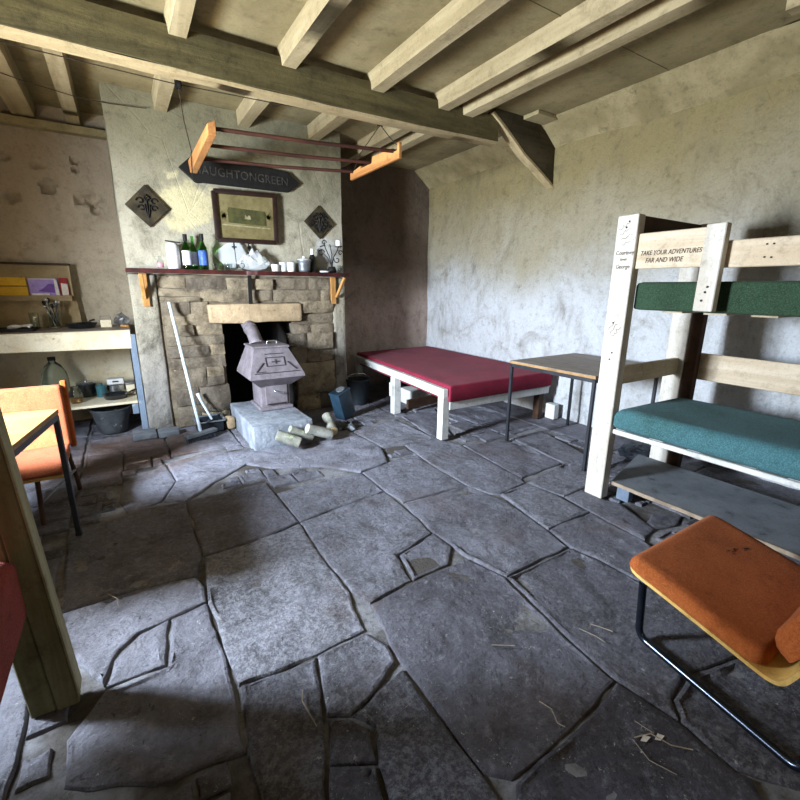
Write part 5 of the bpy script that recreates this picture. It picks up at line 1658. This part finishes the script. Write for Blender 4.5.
for z, nm in ((.448, 'lower_slats'), (1.170, 'upper_slats')):
    bm = BM()
    for i in range(10):
        y = Y0 + .05 + i * .22
        box(bm, 2.485 if z < 1 else 2.70, 3.15, y, y + .11, z, z + .016)
    finish(nm, bm, M['pine_x'], bk)
bm = BM()
for y, z in ((1.045, 1.315), (1.052, 1.290), (1.062, 1.250)):
    tube(bm, [(2.407, y, z), (2.402, y, z)], .0055, 10)
finish('bolt_holes', bm, M['ink'], sb)
bm = BM()
for y, z in ((1.50, 1.665), (1.513, 1.635), (1.52, 1.11), (1.505, .935), (1.515, .895)): tube(bm, [(2.432, y, z), (2.427, y, z)], .005, 8)
for y, z in ((.86, 1.50), (.835, 1.50), (.86, 1.445), (.835, 1.443)): tube(bm, [(2.457, y, z), (2.452, y, z)], .004, 8)
finish('nail_holes', bm, M['ink'], p1)
# handwriting: faces -X, text runs towards -Y
RT = (math.pi / 2, 0, -math.pi / 2)
text('handwriting', 'TAKE YOUR ADVENTURES', .034, M['ink'], (2.4535, 1.275, 1.492), RT, gr, .0005, .2, 1.0, .0001, sx=.76)
text('handwriting', 'FAR AND WIDE', .036, M['ink'], (2.4535, 1.30, 1.453), RT, gr, .0005, .2, 1.0, .0001, sx=.76)
text('handwriting', 'Courtney', .032, M['ink'], (2.4288, 1.505, 1.500), RT, p1, .0005, .1, 1.0, .0002, sx=.85)
text('handwriting', 'loves', .022, M['pine_dark'], (2.4288, 1.508, 1.465), RT, p1, .0005, .1, 1.0, .0002, sx=.85)
text('handwriting', 'George', .032, M['ink'], (2.4288, 1.508, 1.425), RT, p1, .0005, .1, 1.0, .0002, sx=.85)
# loose scribbles
random.seed(14)
def scribble(cy, cz, w, h, tilt, k, r=.0010, x=2.429):
    bm = BM()
    for i in range(k):
        a = random.uniform(-.5, .5) * w; z = (i / max(1, k - 1) - .5) * h
        pts = []
        for q in range(9):
            s = (q / 8 - .5) * w * random.uniform(.7, 1)
            yy = s; zz = z + random.uniform(-1, 1) * .010
            pts.append((x, cy - (yy * math.cos(tilt) - zz * math.sin(tilt)), cz + yy * math.sin(tilt) + zz * math.cos(tilt)))
        tube(bm, pts, r, 4)
    return bm
finish('scribble', scribble(1.51, 1.60, .085, .09, .45, 4), M['ink'], p1)
finish('scribble', scribble(1.515, 1.075, .09, .05, .95, 3), M['ink'], p1)
pad('mattress', [(2.495, Y0 + .02), (3.12, Y0 + .02), (3.12, 1.445), (2.495, 1.449)], 1.1875, 1.342, M['green_cloth'], 'dark green mattress on the upper tier of the right bunk', 'mattress', 9, .008, rad=.02)
pad('mattress', [(2.445, Y0 + .02), (3.12, Y0 + .02), (3.12, 1.42), (2.445, 1.445)], .469, .605, M['teal_cloth'], 'teal green mattress on the lower tier of the right bunk', 'mattress', 11, .012, rad=.05)

pf = thing('floor_platform', (2.9, .5, 0), 'grey board raised low over the floor beneath the right bunk', 'platform')
bm = BM(); hexa(bm, [(2.512, -.75, .092), (3.12, -.75, .092), (3.12, 1.62, .092), (2.512, 1.445, .092), (2.512, -.75, .11), (3.12, -.75, .11), (3.12, 1.62, .11), (2.512, 1.445, .11)])
finish('board', bm, M['platform'], pf)
bm = BM(); box(bm, 2.502, 2.513, -.75, 1.447, .090, .112); rough(bm, .003, 8, 30)
finish('raw_edge', bm, M['platform_edge'], pf)
for x0, y0 in ((2.525, 1.33), (2.525, .2), (3.03, 1.33), (3.03, .2)):
    bm = BM(); box(bm, x0, x0 + .05, y0, y0 + .08, 0, .0915); finish('block', bevel(bm, .003, 1), M['blue_wood'], pf)
bm = BM(); b2_ = bmesh.ops.create_icosphere(bm, subdivisions=4, radius=1)
for v in b2_['verts']:
    p = v.co.copy(); k = 1 + .25 * noise.noise(p * 2.4) + .12 * noise.noise(p * 6)
    v.co = Vector((3.34 + p.x * .17 * k, 1.70 + p.y * .16 * k, max(.002, .055 + p.z * .065 * k)))
tag(finish('refuse_bag', bm, M['bag'], smooth=30), 'dark crumpled bag on the floor behind the bunk end post', 'bag')

# ------------------------------------------------------------------ low orange easy chair, right foreground
ec = thing('easy_chair', (1.78, .45, 0), 'low easy chair with rust orange pads on a bent plywood shell, right foreground', 'chair', 'orange padded chairs')
# side profile (y, z) of the ply shell, from front lip back and up
SP = [(.748, .292), (.70, .284), (.60, .262), (.50, .238), (.40, .214), (.33, .196), (.285, .188), (.255, .200), (.238, .235), (.215, .30), (.17, .42), (.11, .58), (.07, .68)]
def smooth_poly(P, it=2):
    for _ in range(it):
        Q = [P[0]]
        for a, b in zip(P, P[1:]):
            Q += [(a[0] * .75 + b[0] * .25, a[1] * .75 + b[1] * .25), (a[0] * .25 + b[0] * .75, a[1] * .25 + b[1] * .75)]
        P = Q + [P[-1]]
    return P
SPs = smooth_poly(SP)
X0c, X1c = 1.462, 2.118
def shell(bm, P, x0, x1, th, n=14, lift=0., cr=.06, dish=0.0, rnd=0.0):
    """sweep the profile across x with rounded plan corners at both profile ends"""
    m_ = len(P); S = [0]
    for a, b in zip(P, P[1:]): S.append(S[-1] + math.hypot(b[0] - a[0], b[1] - a[1]))
    T_ = S[-1]
    tp = {}; bt = {}
    for i, (p, s) in enumerate(zip(P, S)):
        a = P[max(0, i - 1)]; b = P[min(m_ - 1, i + 1)]
        d = Vector((b[0] - a[0], b[1] - a[1])).normalized(); nn_ = Vector((d.y, -d.x))
        if nn_.y < 0 and i < m_ * .5: nn_ = -nn_
        # normal always to the sitter's side (up / forward)
        if nn_.dot(Vector((.6, .8))) < 0: nn_ = -nn_
        e = min(s, T_ - s)
        ins = cr - math.sqrt(max(0, cr * cr - (cr - min(cr, e)) ** 2)) if e < cr else 0
        for j in range(n + 1):
            u = .5 - .5 * math.cos(math.pi * j / n)
            x = x0 + ins + (x1 - x0 - 2 * ins) * u
            ex = min(u, 1 - u) * (x1 - x0)
            ee = min(ex, e)
            puff = 1.0
            if rnd: puff = math.sqrt(max(0.0, 1 - (1 - min(1, ee / rnd)) ** 2))
            w = noise.noise(Vector((x * 5, s * 5, 3))) * dish
            o1 = lift + th * (puff if rnd else 1) + w * puff
            o0 = lift
            tp[i, j] = bm.verts.new((x, p[0] + nn_.x * o1, p[1] + nn_.y * o1))
            bt[i, j] = bm.verts.new((x, p[0] + nn_.x * o0, p[1] + nn_.y * o0))
    for i in range(m_ - 1):
        for j in range(n):
            bm.faces.new((tp[i, j], tp[i + 1, j], tp[i + 1, j + 1], tp[i, j + 1]))
            bm.faces.new((bt[i, j + 1], bt[i + 1, j + 1], bt[i + 1, j], bt[i, j]))
        bm.faces.new((tp[i + 1, 0], tp[i, 0], bt[i, 0], bt[i + 1, 0]))
        bm.faces.new((tp[i, n], tp[i + 1, n], bt[i + 1, n], bt[i, n]))
    for j in range(n):
        bm.faces.new((tp[0, j], tp[0, j + 1], bt[0, j + 1], bt[0, j]))
        bm.faces.new((tp[m_ - 1, j + 1], tp[m_ - 1, j], bt[m_ - 1, j], bt[m_ - 1, j + 1]))
bm = BM(); shell(bm, SPs, X0c, X1c, .012)
finish('plywood_shell', bm, M['ply'], ec, smooth=50)
seat = [p for p in smooth_poly([(.752, .292), (.70, .284), (.60, .262), (.50, .238), (.40, .214), (.335, .200), (.31, .198)], 3)]
bm = BM(); shell(bm, seat, X0c + .004, X1c - .004, .042, 22, .0125, .05, .006, .03)
sc_ = finish('seat_cushion', bm, M['orange_cloth'], ec, smooth=60)
bm = BM()
random.seed(6)
for k in range(10):
    x = 1.93 + random.uniform(-.06, .06) ; y = .56 + random.uniform(-.012, .012) - (x - 1.93) * .25
    z = .2525 + (y - .56) * .235 + .0545
    tube(bm, [(x, y, z), (x + random.uniform(-.01, .01), y + random.uniform(-.006, .006), z + .001)], .0035, 5)
finish('frayed_tear', bm, M['ink'], sc_)
back = smooth_poly([(.262, .228), (.238, .27), (.215, .32), (.17, .43), (.115, .58), (.08, .67)], 3)
bm = BM(); shell(bm, back, X0c + .04, X1c - .04, .075, 22, .014, .05, .006, .06)
finish('back_cushion', bm, M['orange_cloth'], ec, smooth=60)
for x in (1.505, 2.075):
    bm = BM()
    s = 1 if x < 1.8 else -1
    tube(bm, bend([(x - .025 * s, .68, .262), (x + .012 * s, .682, .013), (x - .085 * s, .160, .013), (x - .03 * s, .20, .185)], .045, 6), .0135, 12)
    finish('sled_leg', bm, M['dark_steel'], ec, smooth=60)
bm = BM(); tube(bm, [(1.48, .68, .262), (2.10, .68, .262)], .010, 10); finish('crossbar', bm, M['dark_steel'], ec, smooth=60)
bm = BM(); tube(bm, [(1.475, .20, .180), (2.105, .20, .180)], .010, 10); finish('crossbar', bm, M['dark_steel'], ec, smooth=60)

# ------------------------------------------------------------------ twigs and straw on the floor
def twig(pts, r, lab, grp='dry straws and twigs on the flagstones'):
    bm = BM(); tube(bm, pts, r, 5)
    tag(finish('dry_straw', bm, M['straw'], smooth=60), lab, 'straw', grp)
z = .004
twig([(1.42, .82, z), (1.44, .79, z), (1.46, .75, z)], .0018, 'short straw beside the tube leg of the low orange chair')
twig([(1.36, .83, z), (1.38, .77, z + .002), (1.385, .735, z)], .0012, 'fine straw left of the chair leg in the right foreground')
twig([(1.13, .47, z), (1.18, .45, z + .003), (1.20, .40, z), (1.24, .36, z)], .002, 'bent twig on the dark slab in the bottom right foreground')
twig([(1.18, .50, z), (1.19, .445, z + .002)], .0012, 'short pale straw crossing the bent twig')
twig([(1.12, .47, z), (1.10, .41, z + .003), (1.13, .35, z)], .0012, 'thin straw left of the bent twig, bottom right foreground')
twig([(.34, 1.14, z), (.325, 1.10, z + .003), (.33, 1.05, z), (.335, 1.0, z)], .002, 'curled pale straw on the slab in the lower left foreground')
twig([(.98, .70, z), (.99, .66, z + .003), (.97, .62, z), (.98, .60, z)], .0015, 'wispy straw lying over the joint at the bottom centre')
twig([(-.22, 2.03, z), (-.185, 1.97, z + .004), (-.18, 1.92, z)], .002, 'forked straw near the weathered post on the brown floor')
twig([(1.01, .95, z), (1.08, .90, z + .002)], .0018, 'pale splinter lying on the large dark central slab')
for k, (x, y, lab) in enumerate(((1.135, .455, 'small dry leaf beside the bent twig'), (1.175, .435, 'larger curled dry leaf at the crossing of the twigs'))):
    bm = BM()
    vs = [bm.verts.new(p) for p in ((x, y, .004), (x + .010, y - .012, .006), (x + .036, y - .010, .004), (x + .022, y + .004, .007))]
    top_ = [bm.verts.new(v.co + Vector((0, 0, .0015))) for v in vs]
    bm.faces.new(vs[::-1]); bm.faces.new(top_)
    for i in range(4): bm.faces.new((vs[i], vs[(i + 1) % 4], top_[(i + 1) % 4], top_[i]))
    tag(finish('dry_leaf', bm, M['paper_white']), lab, 'leaf', 'dry leaves on the flagstones')
